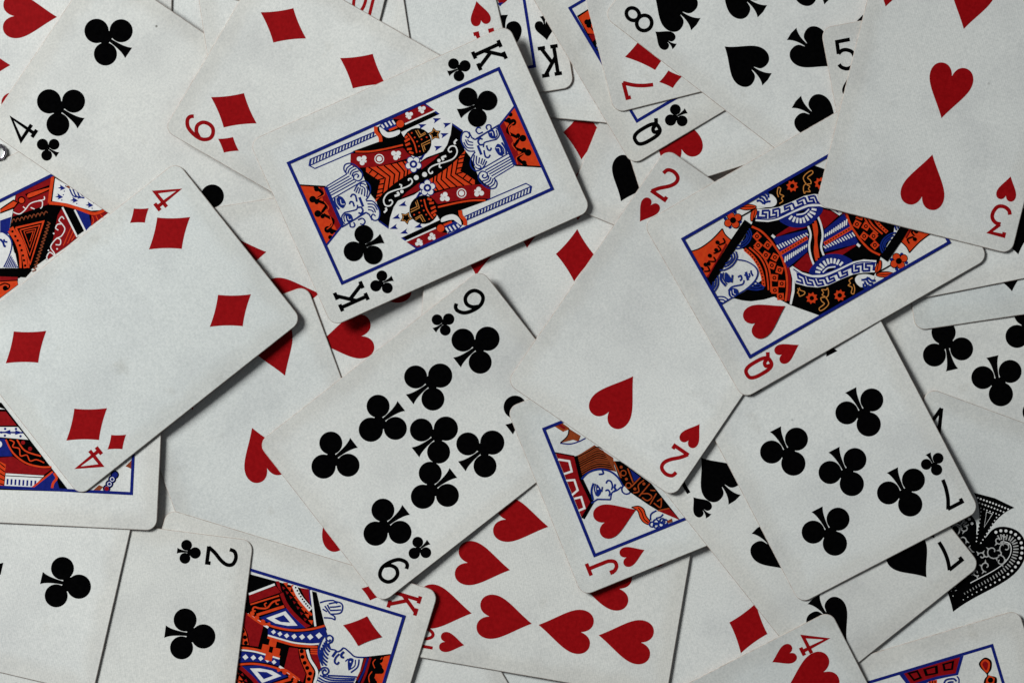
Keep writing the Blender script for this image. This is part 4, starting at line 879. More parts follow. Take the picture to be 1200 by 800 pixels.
  ('hand','L','B',0.46,0,[-20.18,10.88,-20.52,11.13,-20.68,11.52,-20.63,11.93,-20.38,12.26,-20.0,12.42,-19.58,12.37,-19.25,12.12,-19.09,11.74,-19.14,11.33,-19.39,10.99,-19.77,10.83,-20.18,10.88]),
  ('hand','L','B',0.46,0,[-19.12,13.54,-19.45,13.79,-19.61,14.17,-19.56,14.58,-19.31,14.92,-18.93,15.08,-18.52,15.03,-18.18,14.78,-18.02,14.4,-18.07,13.98,-18.32,13.65,-18.7,13.49,-19.12,13.54]),
  ('hand','L','B',0.46,0,[-19.57,11.56,-19.9,11.81,-20.06,12.19,-20.01,12.6,-19.76,12.93,-19.38,13.1,-18.97,13.05,-18.64,12.8,-18.48,12.41,-18.53,12.0,-18.78,11.67,-19.16,11.51,-19.57,11.56]),
  ('hand','P','n',0.0,0,[-19.89,11.11,-19.63,9.27,-20.71,9.42,-20.59,10.81]),
 ],
 'Q6': [
  ('robe','P','k',0.0,0,[20.61,12.66,20.65,0.03,2.89,-11.02,2.22,-11.36,-3.94,23.63,-1.28,29.04,1.42,27.71,-1.1,22.57,7.66,20.59,9.95,20.47,15.36,16.45]),
  ('robe','P','r',0.0,0,[20.25,12.74,20.24,0.57,12.74,4.62,14.31,16.9,16.71,15.1]),
  ('robe','P','b',0.0,0,[14.93,21.03,14.44,17.3,9.95,20.47,11.09,22.93]),
  ('sceptre','P','k',0.0,0,[18.3,19.36,19.0,14.3,17.26,13.15,16.31,15.3,16.82,20.1]),
  ('sceptre','P','o',0.0,0,[17.84,19.59,18.52,14.54,17.53,13.69,16.83,15.21,17.19,19.91]),
  ('sceptre','C','k',1.23,0,[17.66,12.11]),
  ('sceptre','C','o',0.86,0,[17.6,12.14]),
  ('sceptre','P','k',0.0,0,[18.89,10.32,18.07,2.15,16.49,3.03,16.88,9.97]),
  ('sceptre','G','o',0.0,0,[18.29,9.78,18.42,8.2,17.38,2.66,16.92,3.22,17.28,9.43]),
  ('robe','S','w',0.32,0,[15.56,16.18,14.11,14.71,14.44,12.53,15.53,9.97,14.75,6.65,13.13,7.12,12.72,7.99]),
  ('robe','S','w',0.32,0,[15.65,12.6,14.58,12.12]),
  ('robe','S','w',0.32,0,[14.32,10.57,13.38,9.68]),
  ('robe','S','w',0.32,0,[15.23,7.43,14.75,5.64,15.62,5.21]),
  ('robe','S','n',0.27,0,[12.66,18.12,13.47,17.04,12.8,16.7]),
  ('robe','S','n',0.27,0,[12.37,16.85,13.18,15.77,12.51,15.43]),
  ('robe','S','n',0.27,0,[12.08,15.58,12.9,14.5,12.23,14.16]),
  ('robe','S','n',0.27,0,[11.8,14.31,12.61,13.23,11.94,12.89]),
  ('robe','S','n',0.27,0,[11.51,13.04,12.32,11.96,11.65,11.62]),
  ('robe','S','n',0.27,0,[11.22,11.77,12.03,10.69,11.36,10.35]),
  ('robe','S','n',0.27,0,[10.93,10.5,11.74,9.42,11.07,9.08]),
  ('robe','S','n',0.27,0,[10.64,9.23,11.46,8.15,10.79,7.81]),
  ('robe','S','n',0.27,0,[10.36,7.95,11.17,6.88,10.5,6.54]),
  ('robe','L','o',0.59,0,[10.7,17.59,8.67,8.88,-1.39,18.48,10.7,17.59]),
  ('robe','L','o',0.38,0,[9.51,16.68,8.12,10.5,1.07,17.42,9.51,16.68]),
  ('robe','L','o',0.24,0,[8.62,15.78,7.69,12.06,3.23,16.35,8.62,15.78]),
  ('robe','L','o',0.24,0,[7.79,15.3,7.32,13.13,4.92,15.52]),
  ('robe','S','o',0.7,0,[10.81,20.04,7.04,19.55,2.93,20.07,-1.25,21.8]),
  ('robe','S','o',1.45,0,[11.42,18.9,6.58,18.6,2.4,18.99,-1.98,20.31]),
  ('robe','S','o',0.4,0,[10.76,17.55,5.04,17.52,-0.15,18.57,-2.38,19.5]),
  ('robe','C','k',0.4,0,[10.14,19.03]),
  ('robe','C','k',0.4,0,[8.39,18.88]),
  ('robe','C','k',0.4,0,[6.85,18.81]),
  ('robe','C','k',0.4,0,[5.2,18.88]),
  ('robe','C','k',0.4,0,[3.61,19.06]),
  ('robe','C','k',0.4,0,[1.93,19.39]),
  ('robe','C','k',0.4,0,[0.44,19.78]),
  ('robe','C','k',0.4,0,[-1.2,20.19]),
  ('robe','S','n',0.3,0,[7.98,7.82,7.13,7.33,7.14,8.57]),
  ('robe','S','n',0.3,0,[7.19,8.57,6.35,8.08,6.35,9.32]),
  ('robe','S','n',0.3,0,[6.41,9.32,5.56,8.83,5.57,10.07]),
  ('robe','S','n',0.3,0,[5.63,10.06,4.78,9.57,4.79,10.82]),
  ('robe','S','n',0.3,0,[4.84,10.81,4.0,10.32,4.0,11.56]),
  ('robe','S','n',0.3,0,[4.06,11.56,3.21,11.07,3.22,12.31]),
  ('robe','S','n',0.3,0,[3.28,12.31,2.43,11.82,2.44,13.06]),
  ('robe','S','n',0.3,0,[2.49,13.06,1.65,12.57,1.65,13.81]),
  ('robe','S','n',0.3,0,[1.71,13.8,0.86,13.31,0.87,14.55]),
  ('robe','S','n',0.3,0,[0.92,14.55,0.08,14.06,0.08,15.3]),
  ('robe','S','n',0.3,0,[0.14,15.3,-0.71,14.81,-0.7,16.05]),
  ('robe','S','n',0.3,0,[-0.64,16.05,-1.49,15.56,-1.48,16.8]),
  ('robe','S','n',0.3,0,[-1.43,16.79,-2.27,16.3,-2.27,17.54]),
  ('robe','S','n',0.3,0,[-2.21,17.54,-3.06,17.05,-3.05,18.29]),
  ('robe','S','n',0.3,0,[-3.0,18.29,-3.84,17.8,-3.84,19.04]),
  ('robe','P','r',0.0,0,[8.31,4.12,9.8,2.04,-0.45,1.32,-1.53,5.96,-2.65,13.58,1.21,9.49]),
  ('robe','S','w',0.34,0,[6.46,2.75,7.44,3.04,6.81,4.36,5.22,3.97,3.52,3.94,2.11,5.85,1.96,7.94,0.62,10.35,-1.42,10.28,-3.17,10.14]),
  ('robe','S','w',0.34,0,[4.15,5.91,5.12,6.37,5.88,5.33,5.46,4.19]),
  ('robe','S','w',0.34,0,[0.47,8.67,-0.12,7.45,1.16,6.65,2.23,7.47]),
  ('robe','S','w',0.34,0,[-2.7,10.41,-0.89,11.36,-1.68,12.83,-2.72,13.11]),
  ('robe','C','w',0.27,0,[3.85,7.68]),
  ('robe','C','w',0.27,0,[-0.15,11.5]),
  ('robe','C','w',0.27,0,[-0.94,8.87]),
  ('robe','L','o',0.27,0,[3.21,1.94,-0.86,6.64]),
  ('robe','L','o',0.27,0,[1.93,1.73,-0.78,5.09]),
  ('robe','L','o',0.27,0,[0.68,1.57,-0.64,3.67]),
  ('robe','P','b',0.0,0,[7.54,-1.89,4.53,-4.94,1.1,-4.08,0.15,-1.7]),
  ('robe','L','w',0.56,0,[10.02,1.59,-0.42,1.51]),
  ('robe','L','w',0.56,0,[7.62,-1.52,0.08,-1.56]),
  ('robe','P','r',0.0,0,[3.93,-5.48,3.02,-10.75,2.22,-11.03,0.83,-3.95]),
  ('robe','S','o',0.32,0,[3.39,-5.55,1.98,-5.36,0.9,-4.15]),
  ('robe','S','o',0.32,0,[3.0,-6.7,1.32,-6.71]),
  ('robe','S','o',0.32,0,[2.8,-8.12,1.46,-8.46]),
  ('sleeve','P','w',0.0,0,[19.21,-0.44,3.95,-10.37,4.03,-8.56,5.09,-6.06,10.43,-0.29,13.17,3.57]),
  ('sleeve','S','o',0.97,0,[19.97,0.02,16.52,2.41,13.04,4.74]),
  ('sleeve','S','o',0.97,0,[13.04,4.74,10.88,1.17,7.81,-2.36,4.15,-5.93,3.41,-8.59,3.61,-10.77]),
  ('sleeve','P','b',0.0,0,[14.87,-1.98,16.74,-0.9,16.0,-0.7,16.08,0.28,15.4,-0.56,14.99,-0.03]),
  ('sleeve','C','b',0.21,0,[14.26,-1.18]),
  ('sleeve','C','b',0.21,0,[15.54,-2.32]),
  ('sleeve','P','b',0.0,0,[12.72,-0.08,14.59,1.01,13.85,1.21,13.93,2.18,13.25,1.34,12.84,1.88]),
  ('sleeve','C','b',0.21,0,[12.11,0.73]),
  ('sleeve','C','b',0.21,0,[13.39,-0.41]),
  ('sleeve','P','b',0.0,0,[9.69,-3.79,11.56,-2.7,10.82,-2.5,10.9,-1.53,10.22,-2.37,9.81,-1.83]),
  ('sleeve','C','b',0.21,0,[9.08,-2.99]),
  ('sleeve','C','b',0.21,0,[10.36,-4.13]),
  ('sleeve','P','b',0.0,0,[6.22,-7.45,8.09,-6.37,7.35,-6.17,7.42,-5.19,6.74,-6.03,6.34,-5.5]),
  ('sleeve','C','b',0.21,0,[5.61,-6.65]),
  ('sleeve','C','b',0.21,0,[6.89,-7.79]),
  ('hand','S','B',0.46,0,[14.2,-3.0,11.85,-3.01,10.91,-3.89]),
  ('hand','S','B',0.46,0,[13.74,-3.95,11.45,-3.82,10.11,-4.84]),
  ('hand','S','B',0.46,0,[12.6,-4.9,10.65,-4.77,9.58,-5.93]),
  ('hand','S','B',0.46,0,[12.13,-5.51,10.52,-5.72,9.85,-6.73]),
  ('hand','P','n',0.0,0,[15.47,-2.12,15.15,-3.81,14.2,-3.0]),
  ('face','S','B',0.5,0,[11.06,22.95,9.73,20.92,7.01,20.85,4.3,22.86,1.34,26.4]),
  ('face','S','B',0.69,0,[9.64,23.48,8.5,23.2,7.22,23.33,6.89,22.99]),
  ('face','S','B',0.57,0,[9.18,22.53,7.77,22.05]),
  ('face','G','w',0.0,0,[11.06,23.29,9.63,21.13,7.03,21.04,4.41,22.94,1.62,26.43,1.79,27.86]),
  ('face','S','B',0.69,0,[9.71,23.62,8.5,23.2,7.22,23.33,6.86,22.94]),
  ('face','S','B',0.57,0,[9.18,22.53,8.37,22.6,7.86,21.91]),
  ('hair','P','w',0.0,0,[4.74,21.7,3.53,21.29,-0.92,22.48,0.94,26.27,2.98,23.58]),
  ('hair','L','B',0.38,0,[0.86,25.97,3.49,22.72]),
  ('hair','L','B',0.38,0,[0.59,25.43,2.88,22.69]),
  ('hair','L','B',0.38,0,[0.33,24.89,2.26,22.66]),
  ('hair','L','B',0.38,0,[0.06,24.34,1.64,22.63]),
  ('hair','L','B',0.38,0,[-0.2,23.8,1.02,22.6]),
  ('hair','L','B',0.38,0,[-0.47,23.26,0.4,22.56]),
  ('hair','L','B',0.38,0,[-0.73,22.72,-0.22,22.53]),
  ('crown','P','k',0.0,0,[1.68,27.92,-1.04,22.37,-3.39,18.82,-4.54,21.74,-3.27,23.97,-0.75,29.12]),
  ('crown','P','r',0.0,0,[-0.64,29.06,-3.41,23.84,-4.38,24.45,-2.05,29.76]),
  ('crown','P','o',0.0,0,[-2.1,29.78,-4.3,24.48,-5.52,24.88,-6.92,32.16]),
  ('crown','S','k',0.43,0,[-3.26,30.02,-3.39,28.4,-4.59,27.31,-5.41,28.39,-4.47,29.61]),
  ('crown','C','k',0.8,0,[-4.8,28.93]),
  ('crown','L','k',0.32,0,[-2.13,29.46,-4.29,24.37]),
 ],
 'K7': [
  ('robe','P','k',0.0,0,[5.85,7.32,5.9,6.31,-20.93,-16.61,-21.41,5.93]),
  ('robe','P','r',0.0,0,[3.04,7.18,3.16,4.76,-1.0,1.12,-1.37,6.96]),
  ('robe','P','w',0.0,0,[4.44,7.25,4.27,6.63,3.87,5.0,3.76,7.21]),
  ('robe','P','w',0.0,0,[-1.77,6.94,-1.46,0.69,-5.31,-2.81,-4.9,6.78]),
  ('robe','P','b',0.0,0,[-3.38,5.44,-2.46,3.07,-3.98,2.79]),
  ('robe','P','b',0.0,0,[-3.18,-1.01,-2.5,1.45,-3.99,1.46]),
  ('robe','L','b',0.53,0,[-3.44,6.65,-3.18,-1.01]),
  ('robe','C','b',0.4,0,[-3.44,5.84]),
  ('robe','C','b',0.4,0,[-2.26,4.69]),
  ('robe','C','b',0.4,0,[-4.39,4.66]),
  ('robe','C','b',0.4,0,[-2.09,1.27]),
  ('robe','C','b',0.4,0,[-4.31,-0.26]),
  ('robe','P','b',0.0,0,[-5.18,6.76,-5.35,4.62,-10.69,1.93,-10.99,6.47]),
  ('robe','C','w',1.07,0,[-7.17,6.46]),
  ('robe','S','o',0.54,0,[-5.58,4.32,-9.56,1.9,-12.56,-2.28,-13.61,-7.18,-13.44,-10.47]),
  ('robe','S','o',0.48,0,[-5.41,0.82,-8.77,-1.89,-10.24,-7.01]),
  ('robe','S','o',0.38,0,[-5.6,3.11,-6.33,1.66,-7.75,1.99,-8.26,-0.05,-10.44,-0.56,-10.14,-2.56,-11.89,-3.66,-11.39,-5.65,-12.27,-8.12]),
  ('robe','C','r',0.64,0,[-6.27,-1.16]),
  ('robe','C','r',0.64,0,[-8.09,-3.47]),
  ('robe','P','r',0.0,0,[-11.39,6.45,-10.83,1.64,-13.17,-2.31,-14.01,-7.2,-14.08,-10.63,-16.09,-8.11,-16.09,3.99,-13.29,4.13,-12.19,6.41]),
  ('robe','P','o',0.0,0,[-12.27,6.4,-13.36,3.93,-20.6,4.16,-20.53,5.98]),
  ('robe','L','k',0.32,0,[-12.98,5.96,-14.29,4.16]),
  ('robe','L','k',0.32,0,[-14.58,5.88,-15.7,4.09]),
  ('robe','L','k',0.32,0,[-16.18,5.8,-17.1,4.02]),
  ('robe','L','k',0.32,0,[-17.79,5.72,-18.5,3.95]),
  ('robe','L','k',0.32,0,[-19.39,5.64,-19.9,3.88]),
  ('robe','P','w',0.0,0,[-16.16,3.78,-16.28,-8.32,-20.57,-4.5,-20.59,4.04]),
  ('robe','L','k',0.27,0,[-16.88,3.75,-16.9,-7.95]),
  ('robe','L','b',0.59,0,[-17.86,3.09,-19.66,3.12]),
  ('robe','L','b',0.59,0,[-17.87,1.84,-19.68,1.87]),
  ('robe','L','b',0.59,0,[-17.89,0.59,-19.7,0.62]),
  ('robe','L','b',0.59,0,[-17.91,-0.66,-19.72,-0.63]),
  ('robe','L','b',0.59,0,[-17.93,-1.91,-19.74,-1.88]),
  ('robe','L','b',0.59,0,[-17.95,-3.16,-19.75,-3.13]),
  ('robe','L','b',0.59,0,[-17.96,-4.41,-19.77,-4.38]),
  ('robe','L','b',0.59,0,[-17.98,-5.66,-19.79,-5.63]),
  ('robe','P','b',0.0,0,[-20.66,-4.3,-14.86,-10.95,-20.93,-16.61]),
  ('robe','P','k',0.0,0,[-16.89,-12.18,-16.86,-12.78,-20.93,-16.61,-20.84,-13.58]),
  ('robe','L','o',0.59,0,[-20.66,-4.3,-14.86,-10.95]),
  ('robe','S','o',0.8,0,[-15.32,-11.37,-16.89,-12.26,-18.54,-11.25,-20.49,-10.95]),
  ('chain','C','k',1.23,0,[-19.31,-28.16]),
  ('chain','C','k',1.29,0,[-17.87,-28.94]),
  ('chain','C','k',1.29,0,[-16.33,-29.76]),
  ('chain','C','k',1.34,0,[-14.9,-30.49]),
  ('chain','C','b',0.91,0,[-19.31,-28.16]),
  ('chain','C','b',0.97,0,[-17.87,-28.94]),
  ('chain','C','b',0.97,0,[-16.33,-29.76]),
  ('chain','C','b',0.97,0,[-14.9,-30.49]),
  ('chain','L','w',0.21,0,[-19.28,-28.74,-19.57,-28.68,-19.8,-28.48,-19.89,-28.18,-19.83,-27.89,-19.62,-27.66,-19.33,-27.57,-19.04,-27.63,-18.81,-27.84,-18.72,-28.13,-18.78,-28.43,-18.99,-28.65,-19.28,-28.74]),
  ('chain','L','w',0.21,0,[-17.84,-29.53,-18.14,-29.47,-18.37,-29.26,-18.46,-28.97,-18.4,-28.67,-18.19,-28.45,-17.9,-28.36,-17.6,-28.42,-17.38,-28.63,-17.29,-28.92,-17.35,-29.21,-17.55,-29.44,-17.84,-29.53]),
  ('chain','L','w',0.21,0,[-16.3,-30.35,-16.6,-30.28,-16.83,-30.08,-16.92,-29.79,-16.86,-29.49,-16.65,-29.26,-16.36,-29.17,-16.06,-29.23,-15.84,-29.44,-15.74,-29.73,-15.81,-30.03,-16.01,-30.25,-16.3,-30.35]),
  ('chain','C','r',0.7,0,[-19.36,-28.16]),
  ('chain','P','n',0.0,0,[-20.62,-23.38,-18.36,-25.69,-18.82,-27.06,-20.5,-25.8]),
  ('chain','P','n',0.0,0,[-12.06,-33.71,-9.82,-35.76,-12.77,-35.63]),
 ],
 'JR': [
  ('crown','P','b',0.0,0,[-9.91,36.19,11.07,35.47,7.68,30.18,4.22,30.51,0.53,30.78,-5.02,30.43,-8.09,31.36]),
  ('crown','P','r',0.0,0,[-8.53,35.78,9.86,35.37,7.07,30.91,1.23,31.7,-5.92,31.63,-7.21,31.51]),
  ('crown','P','k',0.0,0,[-7.49,35.46,-3.98,35.29,-3.36,32.45,-6.15,32.24]),
  ('crown','P','r',0.0,0,[-6.55,34.79,-4.51,34.69,-4.15,33.05,-5.77,32.92]),
  ('crown','P','k',0.0,0,[-2.36,35.1,2.43,35.0,1.84,32.36,-2.23,32.74]),
  ('crown','P','r',0.0,0,[-1.4,34.55,1.37,34.5,1.04,32.96,-1.33,33.19]),
  ('crown','P','k',0.0,0,[3.89,34.98,7.84,34.89,6.61,32.19,3.69,32.64]),
  ('crown','P','r',0.0,0,[4.57,34.43,6.86,34.38,6.15,32.81,4.45,33.08]),
  ('face','S','B',0.46,0,[7.18,29.91,7.55,28.75,6.82,26.87]),
  ('face','S','B',0.61,0,[2.28,28.23,3.57,29.74,5.99,29.43,6.61,28.4]),
  ('face','S','B',0.61,0,[2.94,27.62,4.11,28.73,5.7,28.47]),
  ('hair','P','o',0.0,0,[-1.73,30.91,0.92,30.66,0.36,28.81,-2.14,29.56]),
  ('hair','L','k',0.32,0,[-1.29,30.99,-1.75,29.45]),
  ('hair','L','k',0.32,0,[-0.52,30.76,-0.98,29.22]),
  ('hair','L','k',0.32,0,[0.25,30.53,-0.21,28.98]),
  ('crown','L','b',0.53,0,[-9.91,36.19,-8.09,31.36]),
  ('tassel','G','k',0.0,0,[17.33,33.04,18.94,31.42,18.19,28.92,16.71,27.47,18.98,25.95,17.84,23.56,14.58,24.54,15.15,26.47,16.33,27.58,15.04,30.28,15.04,31.97]),
  ('tassel','G','o',0.0,0,[17.17,32.5,18.32,31.19,17.67,29.28,16.44,28.26,15.48,30.36,15.58,31.8]),
  ('tassel','G','r',0.0,0,[16.98,31.89,17.67,30.96,17.15,29.65,16.46,29.02,16.0,30.42,16.06,31.45]),
  ('tassel','P','o',0.0,0,[16.9,27.41,18.42,25.91,17.34,23.71,14.96,24.42,15.73,26.29]),
  ('tassel','C','k',0.86,0,[16.94,25.72]),
 ],
 'QC': [
  ('crown','P','k',0.0,0,[17.32,35.37,17.42,30.79,6.05,31.5,-5.22,34.5,-4.41,35.88]),
  ('crown','P','o',0.0,0,[16.73,35.16,16.98,31.21,10.85,31.75,9.65,33.4,10.85,35.18]),
  ('crown','P','r',0.0,0,[10.37,35.16,9.62,33.36,8.33,33.26,7.92,35.22]),
  ('crown','C','k',0.86,0,[14.07,33.63]),
  ('crown','C','k',0.86,0,[13.69,32.62]),
  ('crown','C','k',0.8,0,[12.9,33.65]),
  ('crown','L','k',0.4,0,[12.83,33.53,10.11,33.13]),
  ('hair','P','w',0.0,0,[6.69,34.7,5.64,34.24,-1.3,35.89,0.49,35.76]),
  ('hair','L','B',0.46,0,[5.54,35.39,5.51,34.01]),
  ('hair','L','B',0.46,0,[4.41,35.57,4.37,34.19]),
  ('hair','L','B',0.46,0,[3.27,35.75,3.24,34.37]),
  ('hair','L','B',0.46,0,[2.14,35.93,2.1,34.55]),
 ],
 'KS': [
  ('robe','P','r',0.0,0,[-12.26,13.54,-15.74,13.82,-14.51,14.71,-12.76,15.52]),
  ('robe','P','b',0.0,0,[-12.09,14.6,-13.98,14.63,-12.72,15.79]),
 ],
}


def surf(sh, x, y):
    a, b, c, k1, k2, k3 = sh
    return a * x + b * y + k1 * x * x + k2 * y * y + k3 * x * y

def rounded(w, h, r, n=7):
    pts = []
    for cx, cy, a0 in ((w - r, h - r, 0), (-w + r, h - r, 90), (-w + r, -h + r, 180), (w - r, -h + r, 270)):
        for i in range(n + 1):
            t = math.radians(a0 + 90 * i / n)
            pts.append((cx + r * math.cos(t), cy + r * math.sin(t)))
    return pts

def grid_cut(bm, step):
    xs = [v.co.x for v in bm.verts]; ys = [v.co.y for v in bm.verts]
    if not xs: return
    for axis, lo, hi in ((0, min(xs), max(xs)), (1, min(ys), max(ys))):
        k = math.ceil(lo / step + 1e-6)
        while k * step < hi - 1e-6:
            co = [0, 0, 0]; no = [0, 0, 0]; co[axis] = k * step + 0.0137; no[axis] = 1
            bmesh.ops.bisect_plane(bm, geom=bm.verts[:] + bm.edges[:] + bm.faces[:], plane_co=co, plane_no=no, dist=1e-5)
            k += 1

def stock_template():
    bm = bmesh.new()
    inner = rounded(W - 0.19, H - 0.19, RAD - 0.19)
    bm.faces.new([bm.verts.new((x, y, 0)) for x, y in inner])
    grid_cut(bm, 2.9)
    bm.verts.ensure_lookup_table(); bm.verts.index_update()
    top = [(v.co.x, v.co.y) for v in bm.verts]
    faces = [[v.index for v in f.verts] for f in bm.faces]
    rim = [e for e in bm.edges if e.is_boundary]
    nxt = {}
    for f in bm.faces:
        vs = [v.index for v in f.verts]
        for i in range(len(vs)):
            nxt[(vs[i], vs[(i + 1) % len(vs)])] = 1
    loop_edges = []
    for e in rim:
        a, b = e.verts[0].index, e.verts[1].index
        loop_edges.append((a, b) if (a, b) in nxt else (b, a))
    bm.free()
    return top, faces, loop_edges
TOP, FACES, RIM = stock_template()

def stock_mesh(sh, rng):
    n = len(TOP)
    verts = []; faces = []; mats = []
    for x, y in TOP: verts.append((x, y, surf(sh, x, y)))
    for x, y in TOP: verts.append((x, y, surf(sh, x, y) - TH))
    rim = sorted({i for e in RIM for i in e})
    ring = {}; ring2 = {}
    for i in rim:
        x, y = TOP[i]
        cx = max(-W + RAD, min(W - RAD, x)); cy = max(-H + RAD, min(H - RAD, y))
        dx, dy = x - cx, y - cy
        if abs(dx) < 1e-6 and abs(dy) < 1e-6: dx = 1e-6
        l = math.hypot(dx, dy); wear = rng.uniform(-0.014, 0.014)
        ox, oy = x + dx / l * (0.19 + wear), y + dy / l * (0.19 + wear)
        ring[i] = len(verts); verts.append((ox, oy, surf(sh, x, y) - 0.075))
        ring2[i] = len(verts); verts.append((ox, oy, surf(sh, x, y) - TH + 0.05))
    for f in FACES: faces.append(f); mats.append(0)
    for f in FACES: faces.append([n + i for i in reversed(f)]); mats.append(2)
    for a, b in RIM:
        faces.append([b, a, ring[a], ring[b]]); mats.append(3)
        faces.append([ring[b], ring[a], ring2[a], ring2[b]]); mats.append(1)
        faces.append([ring2[b], ring2[a], n + a, n + b]); mats.append(1)
    me = bpy.data.meshes.new('card_stock')
    me.from_pydata([(x * MM, y * MM, z * MM) for x, y, z in verts], [], faces)
    for m in (STOCK, EDGE, BACK, RIM_MAT): me.materials.append(m)
    me.polygons.foreach_set('material_index', mats)
    me.update()
    return me

class Ink:
    """flat print on one card: polygons and strokes laid a few microns above the paper and above each other"""
    def __init__(s, sh): s.sh = sh; s.bms = {}; s.order = []; s.boxes = []
    def bm(s, part, col):
        if part not in s.bms: s.bms[part] = {}; s.order.append(part)
        if col not in s.bms[part]: s.bms[part][col] = bmesh.new()
        return s.bms[part][col]
    def lift(s, boxes):
        """height in microns: just above whatever print already lies there"""
        lay = 0
        for x0, y0, x1, y1 in boxes:
            for bx0, by0, bx1, by1, l in s.boxes:
                if l >= lay and bx0 < x1 and x0 < bx1 and by0 < y1 and y0 < by1: lay = l + 1
        s.boxes += [(*b, lay) for b in boxes]
        return 16.0 + 3.2 * lay
    def poly(s, part, col, pts):
        bm = s.bm(part, col)
        xs = [p[0] for p in pts]; ys = [p[1] for p in pts]
        z = s.lift([(min(xs), min(ys), max(xs), max(ys))])
        vs = [bm.verts.new((x, y, z)) for x, y in pts]
        try: bm.faces.new(vs)
        except ValueError: pass
    def stroke(s, part, col, w, pts, closed=False):
        p = []
        for q in pts:
            if not p or math.hypot(q[0] - p[-1][0], q[1] - p[-1][1]) > 1e-3: p.append(q)
        if closed and math.hypot(p[0][0] - p[-1][0], p[0][1] - p[-1][1]) < 1e-3: p.pop()
        n = len(p)
        if n < 2: return
        left = []; right = []
        for i in range(n):
            if closed: a, b, c = p[i - 1], p[i], p[(i + 1) % n]
            else: a, b, c = p[max(i - 1, 0)], p[i], p[min(i + 1, n - 1)]
            d1 = (b[0] - a[0], b[1] - a[1]); d2 = (c[0] - b[0], c[1] - b[1])
            l1 = math.hypot(*d1) or 1; l2 = math.hypot(*d2) or 1
            if d1 == (0, 0): d1, l1 = d2, l2
            if d2 == (0, 0): d2, l2 = d1, l1
            n1 = (-d1[1] / l1, d1[0] / l1); n2 = (-d2[1] / l2, d2[0] / l2)
            m = (n1[0] + n2[0], n1[1] + n2[1]); ml = math.hypot(*m)
            if ml < 0.35: m, k = n1, 1.0
            else:
                m = (m[0] / ml, m[1] / ml); k = 1 / max(0.55, m[0] * n1[0] + m[1] * n1[1])
            left.append((b[0] + m[0] * w / 2 * k, b[1] + m[1] * w / 2 * k))
            right.append((b[0] - m[0] * w / 2 * k, b[1] - m[1] * w / 2 * k))
        bm = s.bm(part, col); boxes = []
        for i in range(0, n if closed else n - 1, 3):
            seg = [q for j in range(i, i + 4) for q in (left[j % n if closed else min(j, n - 1)], right[j % n if closed else min(j, n - 1)])]
            boxes.append((min(q[0] for q in seg), min(q[1] for q in seg), max(q[0] for q in seg), max(q[1] for q in seg)))
        z = s.lift(boxes)
        L = [bm.verts.new((x, y, z)) for x, y in left]; R = [bm.verts.new((x, y, z)) for x, y in right]
        for i in range(n if closed else n - 1):
            j = (i + 1) % n
            try: bm.faces.new((R[i], R[j], L[j], L[i]))
            except ValueError: pass
    def circle(s, part, col, x, y, r, n=20):
        if r < 0.5: n = 10
        s.poly(part, col, [(x + r * math.cos(2 * math.pi * i / n), y + r * math.sin(2 * math.pi * i / n)) for i in range(n)])
    def build(s, parent, parent_of):
        made = {}
        s.order.sort(key=lambda p: p in parent_of)
        for part in s.order:
            me = bpy.data.meshes.new(part.split('#')[0]); verts = []; faces = []; mats = []
            for mi, (col, bm) in enumerate(s.bms[part].items()):
                bmesh.ops.triangulate(bm, faces=[f for f in bm.faces if len(f.verts) > 4])
                grid_cut(bm, 2.9)
                bmesh.ops.recalc_face_normals(bm, faces=bm.faces[:])
                bm.verts.index_update(); base = len(verts)
                for v in bm.verts:
                    verts.append((v.co.x * MM, v.co.y * MM, (surf(s.sh, v.co.x, v.co.y) + v.co.z * 0.001) * MM))
                for f in bm.faces:
                    idx = [base + v.index for v in f.verts]
                    if f.normal.z < 0: idx.reverse()
                    faces.append(idx); mats.append(mi)
                bm.free(); me.materials.append(INK[col])
            me.from_pydata(verts, [], faces)
            me.polygons.foreach_set('material_index', mats)
            me.update()
            o = bpy.data.objects.new(part.split('#')[0], me)
            scene.collection.objects.link(o)
            o.parent = made.get(parent_of.get(part), parent)
            made[part] = o
        return made

def smooth(pts, closed=False, n=6):
    P = pts[:]; out = []; m = len(P)
    if m < 3: return P
    rng = range(m) if closed else range(m - 1)
    for i in rng:
        if closed: p0, p1, p2, p3 = P[i - 1], P[i], P[(i + 1) % m], P[(i + 2) % m]
        else: p0, p1, p2, p3 = P[max(i - 1, 0)], P[i], P[i + 1], P[min(i + 2, m - 1)]
        for k in range(n):
            t = k / n; t2 = t * t; t3 = t2 * t
            out.append(tuple(0.5 * (2 * p1[j] + (p2[j] - p0[j]) * t + (2 * p0[j] - 5 * p1[j] + 4 * p2[j] - p3[j]) * t2 + (3 * p1[j] - p0[j] - 3 * p2[j] + p3[j]) * t3) for j in (0, 1)))
    if not closed: out.append(P[-1])
    return out

def bez(p0, p1, p2, p3, n=10):
    return [tuple((1 - t) ** 3 * p0[j] + 3 * (1 - t) ** 2 * t * p1[j] + 3 * (1 - t) * t * t * p2[j] + t ** 3 * p3[j] for j in (0, 1)) for t in [i / n for i in range(n)]]

